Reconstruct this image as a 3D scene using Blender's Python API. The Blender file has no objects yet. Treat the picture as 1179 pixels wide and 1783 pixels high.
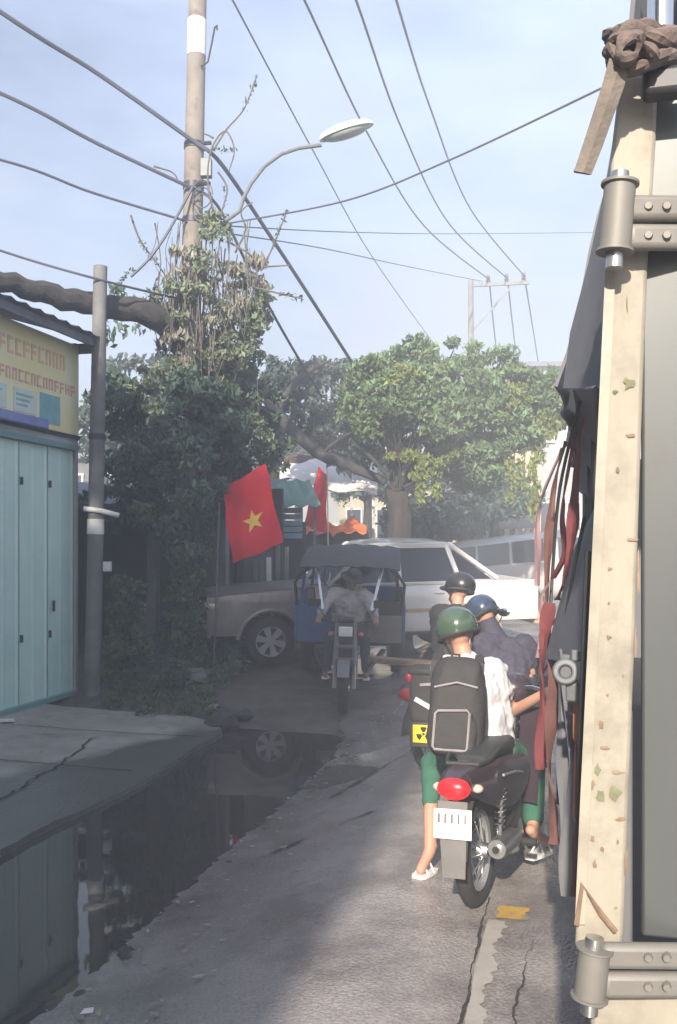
import bpy, bmesh, math, random
import numpy as np
from mathutils import Vector, Matrix, Quaternion
random.seed(7); RNG = np.random.default_rng(7)
SC = bpy.context.scene
COL = SC.collection
R = math.radians
# ------------------------------------------------------------------ camera
F, CX, HY, CZ = 1600.0, 589.5, 950.0, 2.12          # focal length and horizon in photo pixels, eye height in metres
cam = bpy.data.cameras.new('camera'); camo = bpy.data.objects.new('camera', cam); COL.objects.link(camo)
camo.location = (0, 0, CZ); camo.rotation_euler = (R(90), 0, 0)
cam.sensor_width = 36; cam.sensor_fit = 'AUTO'; cam.lens = F / 1783 * 36
cam.shift_y = (HY - 891.5) / 1783; cam.clip_end = 3000; cam.clip_start = 0.05
SC.camera = camo
# ------------------------------------------------------------------ world, sun, exposure
SUN_E, SUN_A = R(28), math.atan2(-.215, -.977)       # elevation; azimuth of the sun, clockwise from +Y
W = bpy.data.worlds.new('World'); SC.world = W; W.use_nodes = True
nt = W.node_tree; N = nt.nodes; L = nt.links
for n in list(N): N.remove(n)
out = N.new('ShaderNodeOutputWorld'); bg = N.new('ShaderNodeBackground'); L.new(bg.outputs[0], out.inputs[0])
sky = N.new('ShaderNodeTexSky'); sky.sky_type = 'NISHITA'; sky.sun_disc = False
sky.sun_elevation = SUN_E; sky.sun_rotation = SUN_A; sky.air_density = 1.0; sky.dust_density = 3.5; sky.ozone_density = 1.2
tc = N.new('ShaderNodeTexCoord'); mp = N.new('ShaderNodeMapping'); mp.inputs['Scale'].default_value = (1, 1, 2.6)
mp.inputs['Location'].default_value = (.4, .2, .15)
nz = N.new('ShaderNodeTexNoise'); nz.inputs['Scale'].default_value = 2.3; nz.inputs['Detail'].default_value = 6; nz.inputs['Roughness'].default_value = .55
rp = N.new('ShaderNodeValToRGB'); rp.color_ramp.elements[0].position = .36; rp.color_ramp.elements[1].position = .72
rp.color_ramp.elements[0].color = (.12, .12, .12, 1); rp.color_ramp.elements[1].color = (.72, .72, .72, 1)
mx = N.new('ShaderNodeMixRGB'); mx.inputs[2].default_value = (5.2, 6.3, 9.0, 1)
L.new(tc.outputs['Generated'], mp.inputs[0]); L.new(mp.outputs[0], nz.inputs[0]); L.new(nz.outputs[0], rp.inputs[0])
# darker grey drift of cloud low over the road
nz2 = N.new('ShaderNodeTexNoise'); nz2.inputs['Scale'].default_value = 3.4; nz2.inputs['Detail'].default_value = 4
mp2 = N.new('ShaderNodeMapping'); mp2.inputs['Scale'].default_value = (1, 1, 4.2); mp2.inputs['Location'].default_value = (1.7, .9, 2.1)
rp2 = N.new('ShaderNodeValToRGB'); rp2.color_ramp.elements[0].position = .52; rp2.color_ramp.elements[1].position = .70
rp2.color_ramp.elements[0].color = (0, 0, 0, 1); rp2.color_ramp.elements[1].color = (.8, .8, .8, 1)
mx2 = N.new('ShaderNodeMixRGB'); mx2.inputs[2].default_value = (3.6, 4.2, 5.4, 1)
L.new(tc.outputs['Generated'], mp2.inputs[0]); L.new(mp2.outputs[0], nz2.inputs[0]); L.new(nz2.outputs[0], rp2.inputs[0])
L.new(sky.outputs[0], mx.inputs[1]); L.new(rp.outputs[0], mx.inputs[0])
L.new(mx.outputs[0], mx2.inputs[1]); L.new(rp2.outputs[0], mx2.inputs[0]); # one soft grey-blue cloud hanging low over the end of the street
dv = N.new('ShaderNodeVectorMath'); dv.operation = 'SUBTRACT'; dv.inputs[1].default_value = (.095, .96, .255); L.new(tc.outputs['Generated'], dv.inputs[0])
ds = N.new('ShaderNodeVectorMath'); ds.operation = 'MULTIPLY'; ds.inputs[1].default_value = (1, 1, 2.4); L.new(dv.outputs[0], ds.inputs[0])
nz3 = N.new('ShaderNodeTexNoise'); nz3.inputs['Scale'].default_value = 9; nz3.inputs['Detail'].default_value = 6; L.new(mp2.outputs[0], nz3.inputs[0])
dl = N.new('ShaderNodeVectorMath'); dl.operation = 'LENGTH'; L.new(ds.outputs[0], dl.inputs[0])
dn_ = N.new('ShaderNodeMath'); dn_.operation = 'MULTIPLY_ADD'; dn_.inputs[1].default_value = -.22; L.new(nz3.outputs[0], dn_.inputs[0]); L.new(dl.outputs['Value'], dn_.inputs[2])
dm_ = N.new('ShaderNodeMapRange'); dm_.inputs[1].default_value = -.06; dm_.inputs[2].default_value = .06; dm_.inputs[3].default_value = .85; dm_.inputs[4].default_value = 0; L.new(dn_.outputs[0], dm_.inputs[0])
mx3 = N.new('ShaderNodeMixRGB'); mx3.inputs[2].default_value = (3.6, 4.3, 6.0, 1); L.new(dm_.outputs[0], mx3.inputs[0]); L.new(mx2.outputs[0], mx3.inputs[1]); L.new(mx3.outputs[0], bg.inputs[0])
bg.inputs['Strength'].default_value = .065
sd = bpy.data.lights.new('sun', 'SUN'); sd.energy = 4.3; sd.angle = R(1.0); sd.color = (1, .90, .76)
so = bpy.data.objects.new('sun', sd); COL.objects.link(so)
tosun = Vector((math.sin(SUN_A) * math.cos(SUN_E), math.cos(SUN_A) * math.cos(SUN_E), math.sin(SUN_E)))
so.rotation_euler = (-tosun).to_track_quat('-Z', 'Y').to_euler(); so.location = tosun * 50
SC.view_settings.view_transform = 'Standard'; SC.view_settings.look = 'None'
SC.view_settings.exposure = 1.62; SC.view_settings.gamma = 1

# ------------------------------------------------------------------ space helpers
US, UT = Vector((.2485, .9686)), Vector((.9686, -.2485))      # along the road, across it to the right
RA = -math.atan2(.2485, .9686)                                   # z rotation that turns +Y onto the road direction
def P(px, py, D): return Vector(((px - CX) / F * D, D, CZ + (HY - py) / F * D))
def st(s, t, z=0.): return Vector((US.x * s + UT.x * t, US.y * s + UT.y * t, z))
def to_st(X, Y): return US.x * X + US.y * Y, UT.x * X + UT.y * Y
def sstep(a, b, x):
    x = np.clip((x - a) / (b - a), 0, 1); return x * x * (3 - 2 * x)
def hz(X, Y):
    """ground height: left gutter at 0, crowned road, rising away from the camera"""
    X = np.asarray(X, float); Y = np.asarray(Y, float); s, t = to_st(X, Y)
    edge = np.interp(s, [-50, 9.0, 10.2, 12.5, 16, 20, 400], [.0, .0, .12, .34, .5, .58, .6])
    crown = np.interp(s, [-50, 6, 10, 14, 18, 400], [.25, .25, .28, .44, .56, .6])
    road = edge + (crown - edge) * sstep(-2.35, -.9, t)
    verge = np.interp(s, [-50, 9.5, 10.5, 12.5, 16, 20, 400], [-.06, -.06, .12, .38, .5, .58, .6])
    ditch = np.interp(s, [-50, 8.8, 9.7, 10.4, 400], [-.16, -.16, -.02, .3, .9])
    left = np.where(t < -3.6, verge, np.minimum(np.minimum(verge, edge + .02), ditch))
    w = sstep(-3.75, -3.45, t); left = verge * (1 - w) + np.minimum(np.minimum(verge, edge), ditch) * w
    k = sstep(-2.6, -2.3, t)
    return left * (1 - k) + road * k
def gz(p): return float(hz(p[0], p[1]))

# ------------------------------------------------------------------ materials
MATS = {}
def mat(name, col, rough=.6, metal=0., var=.16, scale=7., bump=0., bscale=None, spec=.5, col2=None, coat=0., island=0., emit=None, estr=0., stretch=None, dirt=None, dirt_scale=3., sss=0.):
    if name in MATS: return MATS[name]
    m = bpy.data.materials.new(name); m.use_nodes = True; n = m.node_tree.nodes; l = m.node_tree.links
    b = n['Principled BSDF']; b.inputs['Roughness'].default_value = rough; b.inputs['Metallic'].default_value = metal
    b.inputs['Specular IOR Level'].default_value = spec; b.inputs['Coat Weight'].default_value = coat
    tcn = n.new('ShaderNodeTexCoord'); src = tcn.outputs['Object']
    if stretch:
        mpn = n.new('ShaderNodeMapping'); mpn.inputs['Scale'].default_value = stretch; l.new(src, mpn.inputs[0]); src = mpn.outputs[0]
    no = n.new('ShaderNodeTexNoise'); no.inputs['Scale'].default_value = scale; no.inputs['Detail'].default_value = 7; no.inputs['Roughness'].default_value = .62
    l.new(src, no.inputs[0])
    r = n.new('ShaderNodeValToRGB'); e = r.color_ramp.elements
    e[0].position = .32; e[1].position = .7
    e[0].color = tuple(max(0, c * (1 - var)) for c in col) + (1,)
    e[1].color = (tuple(col2) if col2 else tuple(min(1, c * (1 + var)) for c in col)) + (1,)
    l.new(no.outputs[0], r.inputs[0]); cur = r.outputs[0]
    if dirt:
        d = n.new('ShaderNodeTexNoise'); d.inputs['Scale'].default_value = dirt_scale; d.inputs['Detail'].default_value = 8; d.inputs['Roughness'].default_value = .7
        l.new(tcn.outputs['Object'], d.inputs[0])
        dr = n.new('ShaderNodeValToRGB'); dr.color_ramp.elements[0].position = .55; dr.color_ramp.elements[1].position = .68
        l.new(d.outputs[0], dr.inputs[0])
        mm = n.new('ShaderNodeMixRGB'); mm.inputs[2].default_value = tuple(dirt) + (1,)
        l.new(dr.outputs[0], mm.inputs[0]); l.new(cur, mm.inputs[1]); cur = mm.outputs[0]
    if island:
        g = n.new('ShaderNodeNewGeometry'); hsv = n.new('ShaderNodeHueSaturation')
        ma = n.new('ShaderNodeMapRange'); ma.inputs[3].default_value = 1 - island; ma.inputs[4].default_value = 1 + island
        l.new(g.outputs['Random Per Island'], ma.inputs[0]); l.new(ma.outputs[0], hsv.inputs['Value'])
        mh = n.new('ShaderNodeMapRange'); mh.inputs[3].default_value = .47; mh.inputs[4].default_value = .53
        l.new(g.outputs['Random Per Island'], mh.inputs[0]); l.new(mh.outputs[0], hsv.inputs['Hue'])
        l.new(cur, hsv.inputs['Color']); cur = hsv.outputs[0]
    l.new(cur, b.inputs['Base Color'])
    if bump:
        bn = n.new('ShaderNodeTexNoise'); bn.inputs['Scale'].default_value = bscale or scale * 4; bn.inputs['Detail'].default_value = 8
        l.new(src, bn.inputs[0]); bu = n.new('ShaderNodeBump'); bu.inputs['Strength'].default_value = bump; bu.inputs['Distance'].default_value = .02
        l.new(bn.outputs[0], bu.inputs['Height']); l.new(bu.outputs[0], b.inputs['Normal'])
    if emit:
        b.inputs['Emission Color'].default_value = tuple(emit) + (1,); b.inputs['Emission Strength'].default_value = estr
    MATS[name] = m; return m
M = {}
def D_(k, *a, **kw): M[k] = mat(k, *a, **kw)
D_('earth', (.1, .092, .08), .95, var=.4, scale=3, bump=.8, bscale=18)
D_('concrete', (.3, .28, .255), .8, var=.25, scale=2.2, bump=.35, bscale=30, dirt=(.17, .16, .15), dirt_scale=1.6)
D_('pole_concrete', (.21, .185, .165), .85, var=.22, scale=3, bump=.3, bscale=40, dirt=(.14, .115, .1), dirt_scale=5)
D_('grey_concrete', (.17, .17, .17), .85, var=.25, scale=4, bump=.3, bscale=40)
D_('teal_metal', (.54, .77, .7), .42, var=.08, scale=1.3, bump=.04, dirt=(.66, .82, .76), dirt_scale=1.3, stretch=(1, 1, .4))
D_('teal_dark', (.16, .3, .31), .5, var=.1)
D_('steel', (.5, .5, .5), .35, .9, var=.1)
D_('chrome', (.75, .75, .74), .16, 1., var=.05)
D_('alloy', (.62, .63, .65), .3, .7, var=.06)
D_('galv', (.15, .16, .17), .55, .2, var=.2, scale=12)
D_('roof_metal', (.16, .17, .2), .6, .3, var=.25, scale=3)
D_('sign_yellow', (.9, .78, .34), .5, var=.08, scale=1.2, col2=(.82, .84, .66))
D_('sign_orange', (.78, .5, .3), .5, var=.15)
D_('sign_red', (.7, .4, .34), .5, var=.15)
D_('sign_pale', (.6, .68, .62), .5, var=.08)
D_('sign_teal', (.22, .45, .48), .4, var=.15)
D_('sign_blue', (.2, .24, .5), .5, var=.15)
D_('rubber', (.028, .027, .027), .85, var=.2, bump=.2, bscale=60)
D_('black_plastic', (.035, .034, .036), .5, var=.2)
D_('dark_metal', (.05, .05, .055), .5, .5, var=.2)
D_('dark_paint', (.045, .03, .04), .28, var=.15, coat=.6)
D_('maroon_paint', (.13, .02, .025), .3, var=.15, coat=.5)
D_('blue_paint', (.05, .11, .26), .5, var=.2, scale=6, dirt=(.1, .1, .12))
D_('seat_vinyl', (.03, .03, .033), .55, var=.15, bump=.1, bscale=80)
D_('car_white', (.66, .64, .62), .3, .15, var=.03, coat=.7)
D_('car_front_dark', (.23, .21, .2), .4, .1, var=.15, coat=.3, dirt=(.15, .13, .12), dirt_scale=4)  # front panels of the pickup, toned darker than the white body
D_('car_tan', (.42, .31, .2), .5, var=.12)
D_('tint_glass', (.022, .022, .042), .12, var=.02)
D_('window_glass', (.04, .06, .075), .05, var=.05, coat=1.)
D_('lamp_glass', (.55, .5, .42), .15, var=.1, coat=.6)
D_('lamp_white', (.5, .53, .5), .4, var=.06)
D_('lamp_lens', (.36, .4, .37), .25, var=.1)
D_('tail_red', (.5, .006, .01), .3, var=.15, scale=30, emit=(1, .02, .03), estr=.35)
D_('red_plastic', (.35, .03, .04), .3, var=.1)
D_('plate_white', (.8, .79, .76), .45, var=.05)
D_('plate_ink', (.16, .14, .16), .5)
D_('grey_flap', (.17, .16, .16), .7, var=.15)
D_('cream_paint', (.35, .318, .26), .5, var=.12, scale=4, bump=.12, bscale=25, dirt=(.25, .23, .19), dirt_scale=7, stretch=(1, 1, .4))
for nd in M['cream_paint'].node_tree.nodes:
    if nd.type == 'VALTORGB' and abs(nd.color_ramp.elements[0].position - .55) < .01: nd.color_ramp.elements[0].position = .47; nd.color_ramp.elements[1].position = .66
for nd in M['teal_metal'].node_tree.nodes:
    if nd.type == 'VALTORGB' and abs(nd.color_ramp.elements[0].position - .55) < .01: nd.color_ramp.elements[0].position = .42; nd.color_ramp.elements[1].position = .7
D_('moss', (.2, .2, .12), .9, var=.4, scale=20)
D_('door_grey', (.085, .092, .095), .45, .2, var=.12, scale=1.5, stretch=(1, 1, .3), dirt=(.085, .085, .08), dirt_scale=3)
D_('hinge_grey', (.2, .19, .175), .6, .2, var=.15, scale=5)
D_('rust', (.24, .165, .11), .85, var=.35, scale=15)
D_('canopy_cloth', (.07, .07, .076), .8, var=.2, scale=5, bump=.3, bscale=20)
D_('tarp', (.14, .14, .155), .65, var=.15, scale=2, bump=.15, bscale=14)
D_('cloth_brown', (.15, .115, .105), .95, var=.25, scale=14, bump=.4, bscale=70)
D_('cloth_strap', (.17, .145, .125), .95, var=.2, scale=14, bump=.3, bscale=70)
D_('strap_red', (.15, .03, .035), .8, var=.25, scale=9)
D_('strap_brick', (.13, .055, .047), .8, var=.25, scale=9)
D_('strap_pink', (.26, .16, .17), .7, var=.2, scale=9)
D_('strap_orange', (.38, .15, .1), .6, var=.15, scale=9)
D_('skin', (.5, .27, .19), .55, var=.12, scale=9)
D_('skin_dark', (.28, .15, .1), .6, var=.12, scale=9)
D_('hair', (.02, .017, .015), .6, var=.2)
D_('eye', (.05, .04, .04), .2)
D_('lips', (.35, .14, .12), .5)
D_('shirt_white', (.62, .61, .65), .85, var=.05, scale=5, bump=.1, bscale=60)
D_('shirt_grey', (.34, .33, .35), .9, var=.12, scale=5, bump=.1, bscale=60)
D_('stripe_dark', (.2, .2, .22), .9)
D_('jacket_navy', (.05, .047, .075), .8, var=.15, scale=5, bump=.15, bscale=50)
D_('jacket_black', (.03, .03, .033), .8, var=.15, bump=.1)
D_('pants_green', (.035, .13, .085), .85, var=.12, scale=6, bump=.1, bscale=60)
D_('pants_dark', (.035, .035, .05), .85, var=.12)
D_('teal_cloth', (.03, .16, .14), .85, var=.15, scale=7)
D_('helmet_green', (.06, .1, .065), .22, var=.06, coat=.8)
D_('helmet_navy', (.035, .05, .1), .22, var=.06, coat=.8)
D_('helmet_black', (.02, .02, .024), .3, var=.06, coat=.5)
D_('bag_black', (.038, .035, .037), .8, var=.2, scale=12, bump=.25, bscale=60)
D_('bag_trim', (.28, .26, .27), .6, var=.15)
D_('sticker_yellow', (.85, .62, .03), .4, var=.08)
D_('sticker_black', (.015, .015, .012), .5)
D_('wood', (.2, .14, .1), .75, var=.3, scale=4, stretch=(1, 12, 12))
D_('flag_red', (.75, .02, .035), .75, var=.1, scale=3)
D_('flag_yellow', (.9, .62, .08), .7, var=.06)
D_('white_paint', (.72, .7, .68), .6, var=.1, scale=4, dirt=(.5, .47, .44))
D_('canvas_white', (.8, .75, .72), .85, var=.08, scale=3)
D_('roof_green', (.13, .26, .23), .6, var=.15)
D_('wall_blue', (.22, .34, .46), .6, var=.12)
D_('orange_tarp', (.9, .2, .05), .6, var=.2, scale=5)
D_('cream_wall', (.5, .44, .32), .85, var=.12, scale=2)
D_('pale_wall', (.38, .4, .4), .85, var=.1, scale=2)
D_('dark_wall', (.06, .06, .06), .9, var=.3, scale=2)
D_('brown_wood', (.11, .075, .055), .85, var=.3, scale=5)
D_('bark', (.055, .046, .04), .95, var=.4, scale=9, bump=.6, bscale=35, stretch=(1, 1, .3))
D_('bark_dark', (.045, .042, .04), .95, var=.35, scale=9, bump=.6, bscale=35)
D_('twig', (.15, .125, .1), .9, var=.3)
D_('dry_vine', (.115, .105, .095), .95, var=.3, scale=12)
def leafmat(k, col, col2, island=.35):
    D_(k, col, .55, var=.2, scale=1.5, col2=col2, island=island)
    n = M[k].node_tree.nodes; l = M[k].node_tree.links; b = n['Principled BSDF']
    tr = n.new('ShaderNodeBsdfTranslucent'); ms = n.new('ShaderNodeMixShader'); ms.inputs[0].default_value = .28
    src = b.inputs['Base Color'].links[0].from_socket; l.new(src, tr.inputs[0])
    o = n['Material Output']; l.new(b.outputs[0], ms.inputs[1]); l.new(tr.outputs[0], ms.inputs[2]); l.new(ms.outputs[0], o.inputs[0])
leafmat('leaf_green', (.12, .19, .08), (.2, .28, .12))
leafmat('leaf_yellow', (.16, .2, .04), (.26, .3, .07))
leafmat('leaf_dark', (.075, .13, .095), (.12, .18, .12))
leafmat('leaf_blue', (.07, .11, .095), (.105, .14, .115))
leafmat('leaf_hedge', (.075, .13, .06), (.13, .18, .08))
leafmat('leaf_dry', (.24, .24, .19), (.36, .34, .28))
leafmat('leaf_vine', (.14, .19, .11), (.24, .28, .17))
D_('wire', (.07, .08, .11), .6, var=.1)

# asphalt: fine aggregate, damp smoother patches, worn lighter patches
def asphalt():
    m = bpy.data.materials.new('asphalt'); m.use_nodes = True; n = m.node_tree.nodes; l = m.node_tree.links; b = n['Principled BSDF']
    tcn = n.new('ShaderNodeTexCoord')
    big = n.new('ShaderNodeTexNoise'); big.inputs['Scale'].default_value = .55; big.inputs['Detail'].default_value = 5
    fine = n.new('ShaderNodeTexNoise'); fine.inputs['Scale'].default_value = 75; fine.inputs['Detail'].default_value = 4
    vor = n.new('ShaderNodeTexVoronoi'); vor.inputs['Scale'].default_value = 60
    for x in (big, fine, vor): l.new(tcn.outputs['Object'], x.inputs[0])
    r1 = n.new('ShaderNodeValToRGB'); r1.color_ramp.elements[0].position = .35; r1.color_ramp.elements[1].position = .68
    r1.color_ramp.elements[0].color = (.28, .258, .255, 1); r1.color_ramp.elements[1].color = (.37, .345, .34, 1)
    r2 = n.new('ShaderNodeValToRGB'); r2.color_ramp.elements[0].position = .35; r2.color_ramp.elements[1].position = .7
    r2.color_ramp.elements[0].color = (.72, .72, .72, 1); r2.color_ramp.elements[1].color = (1.2, 1.17, 1.14, 1)
    mu = n.new('ShaderNodeMixRGB'); mu.blend_type = 'MULTIPLY'; mu.inputs[0].default_value = 1
    l.new(big.outputs[0], r1.inputs[0]); l.new(fine.outputs[0], r2.inputs[0]); l.new(r1.outputs[0], mu.inputs[1]); l.new(r2.outputs[0], mu.inputs[2])
    st_ = n.new('ShaderNodeTexNoise'); st_.inputs['Scale'].default_value = 1.7; st_.inputs['Detail'].default_value = 9; st_.inputs['Roughness'].default_value = .65; l.new(tcn.outputs['Object'], st_.inputs[0])
    r3 = n.new('ShaderNodeValToRGB'); r3.color_ramp.elements[0].position = .4; r3.color_ramp.elements[1].position = .56; r3.color_ramp.elements[0].color = (.62, .6, .6, 1); r3.color_ramp.elements[1].color = (1.05, 1.04, 1.02, 1)
    l.new(st_.outputs[0], r3.inputs[0]); m2 = n.new('ShaderNodeMixRGB'); m2.blend_type = 'MULTIPLY'; m2.inputs[0].default_value = 1; l.new(mu.outputs[0], m2.inputs[1]); l.new(r3.outputs[0], m2.inputs[2])
    l.new(m2.outputs[0], b.inputs['Base Color'])
    wet = n.new('ShaderNodeTexNoise'); wet.inputs['Scale'].default_value = .9; wet.inputs['Detail'].default_value = 6; l.new(tcn.outputs['Object'], wet.inputs[0])
    rr = n.new('ShaderNodeMapRange'); rr.inputs[1].default_value = .38; rr.inputs[2].default_value = .62; rr.inputs[3].default_value = .2; rr.inputs[4].default_value = .42
    # water standing in the low gutter edge: darker, smoother with a ragged outline
    dp = n.new('ShaderNodeVectorMath'); dp.operation = 'DOT_PRODUCT'; dp.inputs[1].default_value = (UT.x, UT.y, 0); l.new(tcn.outputs['Object'], dp.inputs[0])
    ad = n.new('ShaderNodeMath'); ad.operation = 'MULTIPLY_ADD'; ad.inputs[1].default_value = -1.4; l.new(st_.outputs[0], ad.inputs[0]); l.new(dp.outputs['Value'], ad.inputs[2])
    wm = n.new('ShaderNodeMapRange'); wm.inputs[1].default_value = -2.25; wm.inputs[2].default_value = -2.85; l.new(ad.outputs[0], wm.inputs[0])
    m5 = n.new('ShaderNodeMixRGB'); m5.blend_type = 'MULTIPLY'; m5.inputs[2].default_value = (.72, .71, .72, 1); l.new(wm.outputs[0], m5.inputs[0]); l.new(m2.outputs[0], m5.inputs[1]); l.new(m5.outputs[0], b.inputs['Base Color'])
    l.new(wet.outputs[0], rr.inputs[0]); mr2 = n.new('ShaderNodeMixRGB'); mr2.inputs[2].default_value = (.12, .12, .12, 1); l.new(wm.outputs[0], mr2.inputs[0]); l.new(rr.outputs[0], mr2.inputs[1]); l.new(mr2.outputs[0], b.inputs['Roughness'])
    bu = n.new('ShaderNodeBump'); bu.inputs['Strength'].default_value = .5; bu.inputs['Distance'].default_value = .006
    bs = n.new('ShaderNodeMapRange'); bs.inputs[3].default_value = .4; bs.inputs[4].default_value = .03; l.new(wm.outputs[0], bs.inputs[0]); l.new(bs.outputs[0], bu.inputs['Strength'])
    l.new(vor.outputs[0], bu.inputs['Height']); l.new(bu.outputs[0], b.inputs['Normal'])
    return m
M['asphalt'] = asphalt()
def water_mat():
    m = bpy.data.materials.new('water'); m.use_nodes = True; n = m.node_tree.nodes; l = m.node_tree.links; b = n['Principled BSDF']
    b.inputs['Base Color'].default_value = (.042, .041, .04, 1); b.inputs['Roughness'].default_value = .03; b.inputs['IOR'].default_value = 1.5
    no = n.new('ShaderNodeTexNoise'); no.inputs['Scale'].default_value = 2.2; no.inputs['Detail'].default_value = 3
    tcn = n.new('ShaderNodeTexCoord'); l.new(tcn.outputs['Object'], no.inputs[0])
    bu = n.new('ShaderNodeBump'); bu.inputs['Strength'].default_value = .03; bu.inputs['Distance'].default_value = .05
    l.new(no.outputs[0], bu.inputs['Height']); l.new(bu.outputs[0], b.inputs['Normal'])
    return m
M['water'] = water_mat()

# ------------------------------------------------------------------ mesh builder
class MB:
    def __init__(s): s.v = []; s.f = []
    def add(s, vs, fs):
        o = len(s.v); s.v += [tuple(v) for v in vs]; s.f += [tuple(i + o for i in f) for f in fs]; return s
    def box(s, c, size, rot=None):
        c = Vector(c); h = Vector(size) / 2; vs = []
        for x in (-1, 1):
            for y in (-1, 1):
                for z in (-1, 1):
                    p = Vector((x * h.x, y * h.y, z * h.z))
                    if rot is not None: p = rot @ p
                    vs.append(c + p)
        return s.add(vs, [(0, 1, 3, 2), (4, 6, 7, 5), (0, 4, 5, 1), (2, 3, 7, 6), (0, 2, 6, 4), (1, 5, 7, 3)])
    def bar(s, a, b, w, h=None, up=(0, 0, 1)):
        a = Vector(a); b = Vector(b); h = h or w; d = b - a; ln = d.length; d.normalize(); u = Vector(up)
        if abs(d.dot(u)) > .95: u = Vector((0, 1, 0)) if abs(d.y) < .9 else Vector((1, 0, 0))
        x = d.cross(u).normalized(); z = x.cross(d)
        return s.box((a + b) / 2, (w, ln, h), Matrix((x, d, z)).transposed())
    def tube(s, pts, r, n=8, caps=True, flat=None):
        pts = [Vector(p) for p in pts]; k = len(pts); rs = r if isinstance(r, (list, tuple)) else [r] * k; vs = []; fs = []
        d0 = (pts[1] - pts[0]).normalized(); u = Vector((0, 0, 1)) if abs(d0.z) < .9 else Vector((1, 0, 0))
        x = d0.cross(u).normalized()
        for i, p in enumerate(pts):
            d = (pts[min(i + 1, k - 1)] - pts[max(i - 1, 0)]).normalized()
            x = x - d * x.dot(d); x = x.normalized() if x.length > 1e-6 else d.orthogonal().normalized(); y = d.cross(x)
            for j in range(n):
                a = 2 * math.pi * j / n; vs.append(p + (x * math.cos(a) + y * math.sin(a) * (flat or 1)) * rs[i])
        for i in range(k - 1):
            for j in range(n):
                a = i * n + j; b = i * n + (j + 1) % n; fs.append((a, b, b + n, a + n))
        if caps: fs.append(tuple(range(n - 1, -1, -1))); fs.append(tuple(range((k - 1) * n, k * n)))
        return s.add(vs, fs)
    def capsule(s, a, b, ra, rb, n=12):
        a = Vector(a); b = Vector(b); d = b - a; ln = max(d.length, 1e-5); d = d / ln; pts = []; rs = []
        for q in (0.05, .35, .7): pts.append(a - d * ra * math.cos(q * math.pi / 2)); rs.append(max(ra * math.sin(q * math.pi / 2), .0008))
        pts += [a, a.lerp(b, .5), b]; rs += [ra, (ra + rb) / 2, rb]
        for q in (.7, .35, .05): pts.append(b + d * rb * math.cos(q * math.pi / 2)); rs.append(max(rb * math.sin(q * math.pi / 2), .0008))
        return s.tube(pts, rs, n)
    def lathe(s, prof, n=24, mtx=None, close=False):
        vs = []; fs = []; k = len(prof)
        for (r, z) in prof:
            for j in range(n):
                a = 2 * math.pi * j / n; p = Vector((r * math.cos(a), r * math.sin(a), z)); vs.append(mtx @ p if mtx else p)
        rng = k if close else k - 1
        for i in range(rng):
            i2 = (i + 1) % k
            for j in range(n):
                j2 = (j + 1) % n; fs.append((i * n + j, i * n + j2, i2 * n + j2, i2 * n + j))
        return s.add(vs, fs)
    def ell(s, c, rad, nu=16, nv=10, rot=None, z0=-1., z1=1.):
        vs = []; fs = []; c = Vector(c)
        a0 = math.asin(max(-1, z0)); a1 = math.asin(min(1, z1))
        for i in range(nv + 1):
            a = a0 + (a1 - a0) * i / nv
            for j in range(nu):
                b = 2 * math.pi * j / nu; p = Vector((rad[0] * math.cos(a) * math.cos(b), rad[1] * math.cos(a) * math.sin(b), rad[2] * math.sin(a)))
                if rot is not None: p = rot @ p
                vs.append(c + p)
        for i in range(nv):
            for j in range(nu):
                a = i * nu + j; b = i * nu + (j + 1) % nu; fs.append((a, b, b + nu, a + nu))
        fs.append(tuple(range(nu - 1, -1, -1))); fs.append(tuple(range(nv * nu, (nv + 1) * nu)))
        return s.add(vs, fs)
    def loft(s, secs, n=16, power=2.0):
        """secs: (centre, x half, z half) sections running along y; superellipse outline"""
        vs = []; fs = []; k = len(secs)
        for (c, rx, rz) in secs:
            for j in range(n):
                a = 2 * math.pi * j / n; ca, sa = math.cos(a), math.sin(a)
                vs.append(Vector(c) + Vector((math.copysign(abs(ca) ** (2 / power), ca) * rx, 0, math.copysign(abs(sa) ** (2 / power), sa) * rz)))
        for i in range(k - 1):
            for j in range(n):
                a = i * n + j; b = i * n + (j + 1) % n; fs.append((a, b, b + n, a + n))
        fs.append(tuple(range(n - 1, -1, -1))); fs.append(tuple(range((k - 1) * n, k * n)))
        return s.add(vs, fs)
    def prism(s, poly, depth, mtx):
        n = len(poly); vs = [mtx @ Vector((p[0], p[1], 0)) for p in poly] + [mtx @ Vector((p[0], p[1], depth)) for p in poly]
        return s.add(vs, [tuple(range(n - 1, -1, -1)), tuple(range(n, 2 * n))] + [(i, (i + 1) % n, n + (i + 1) % n, n + i) for i in range(n)])
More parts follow.
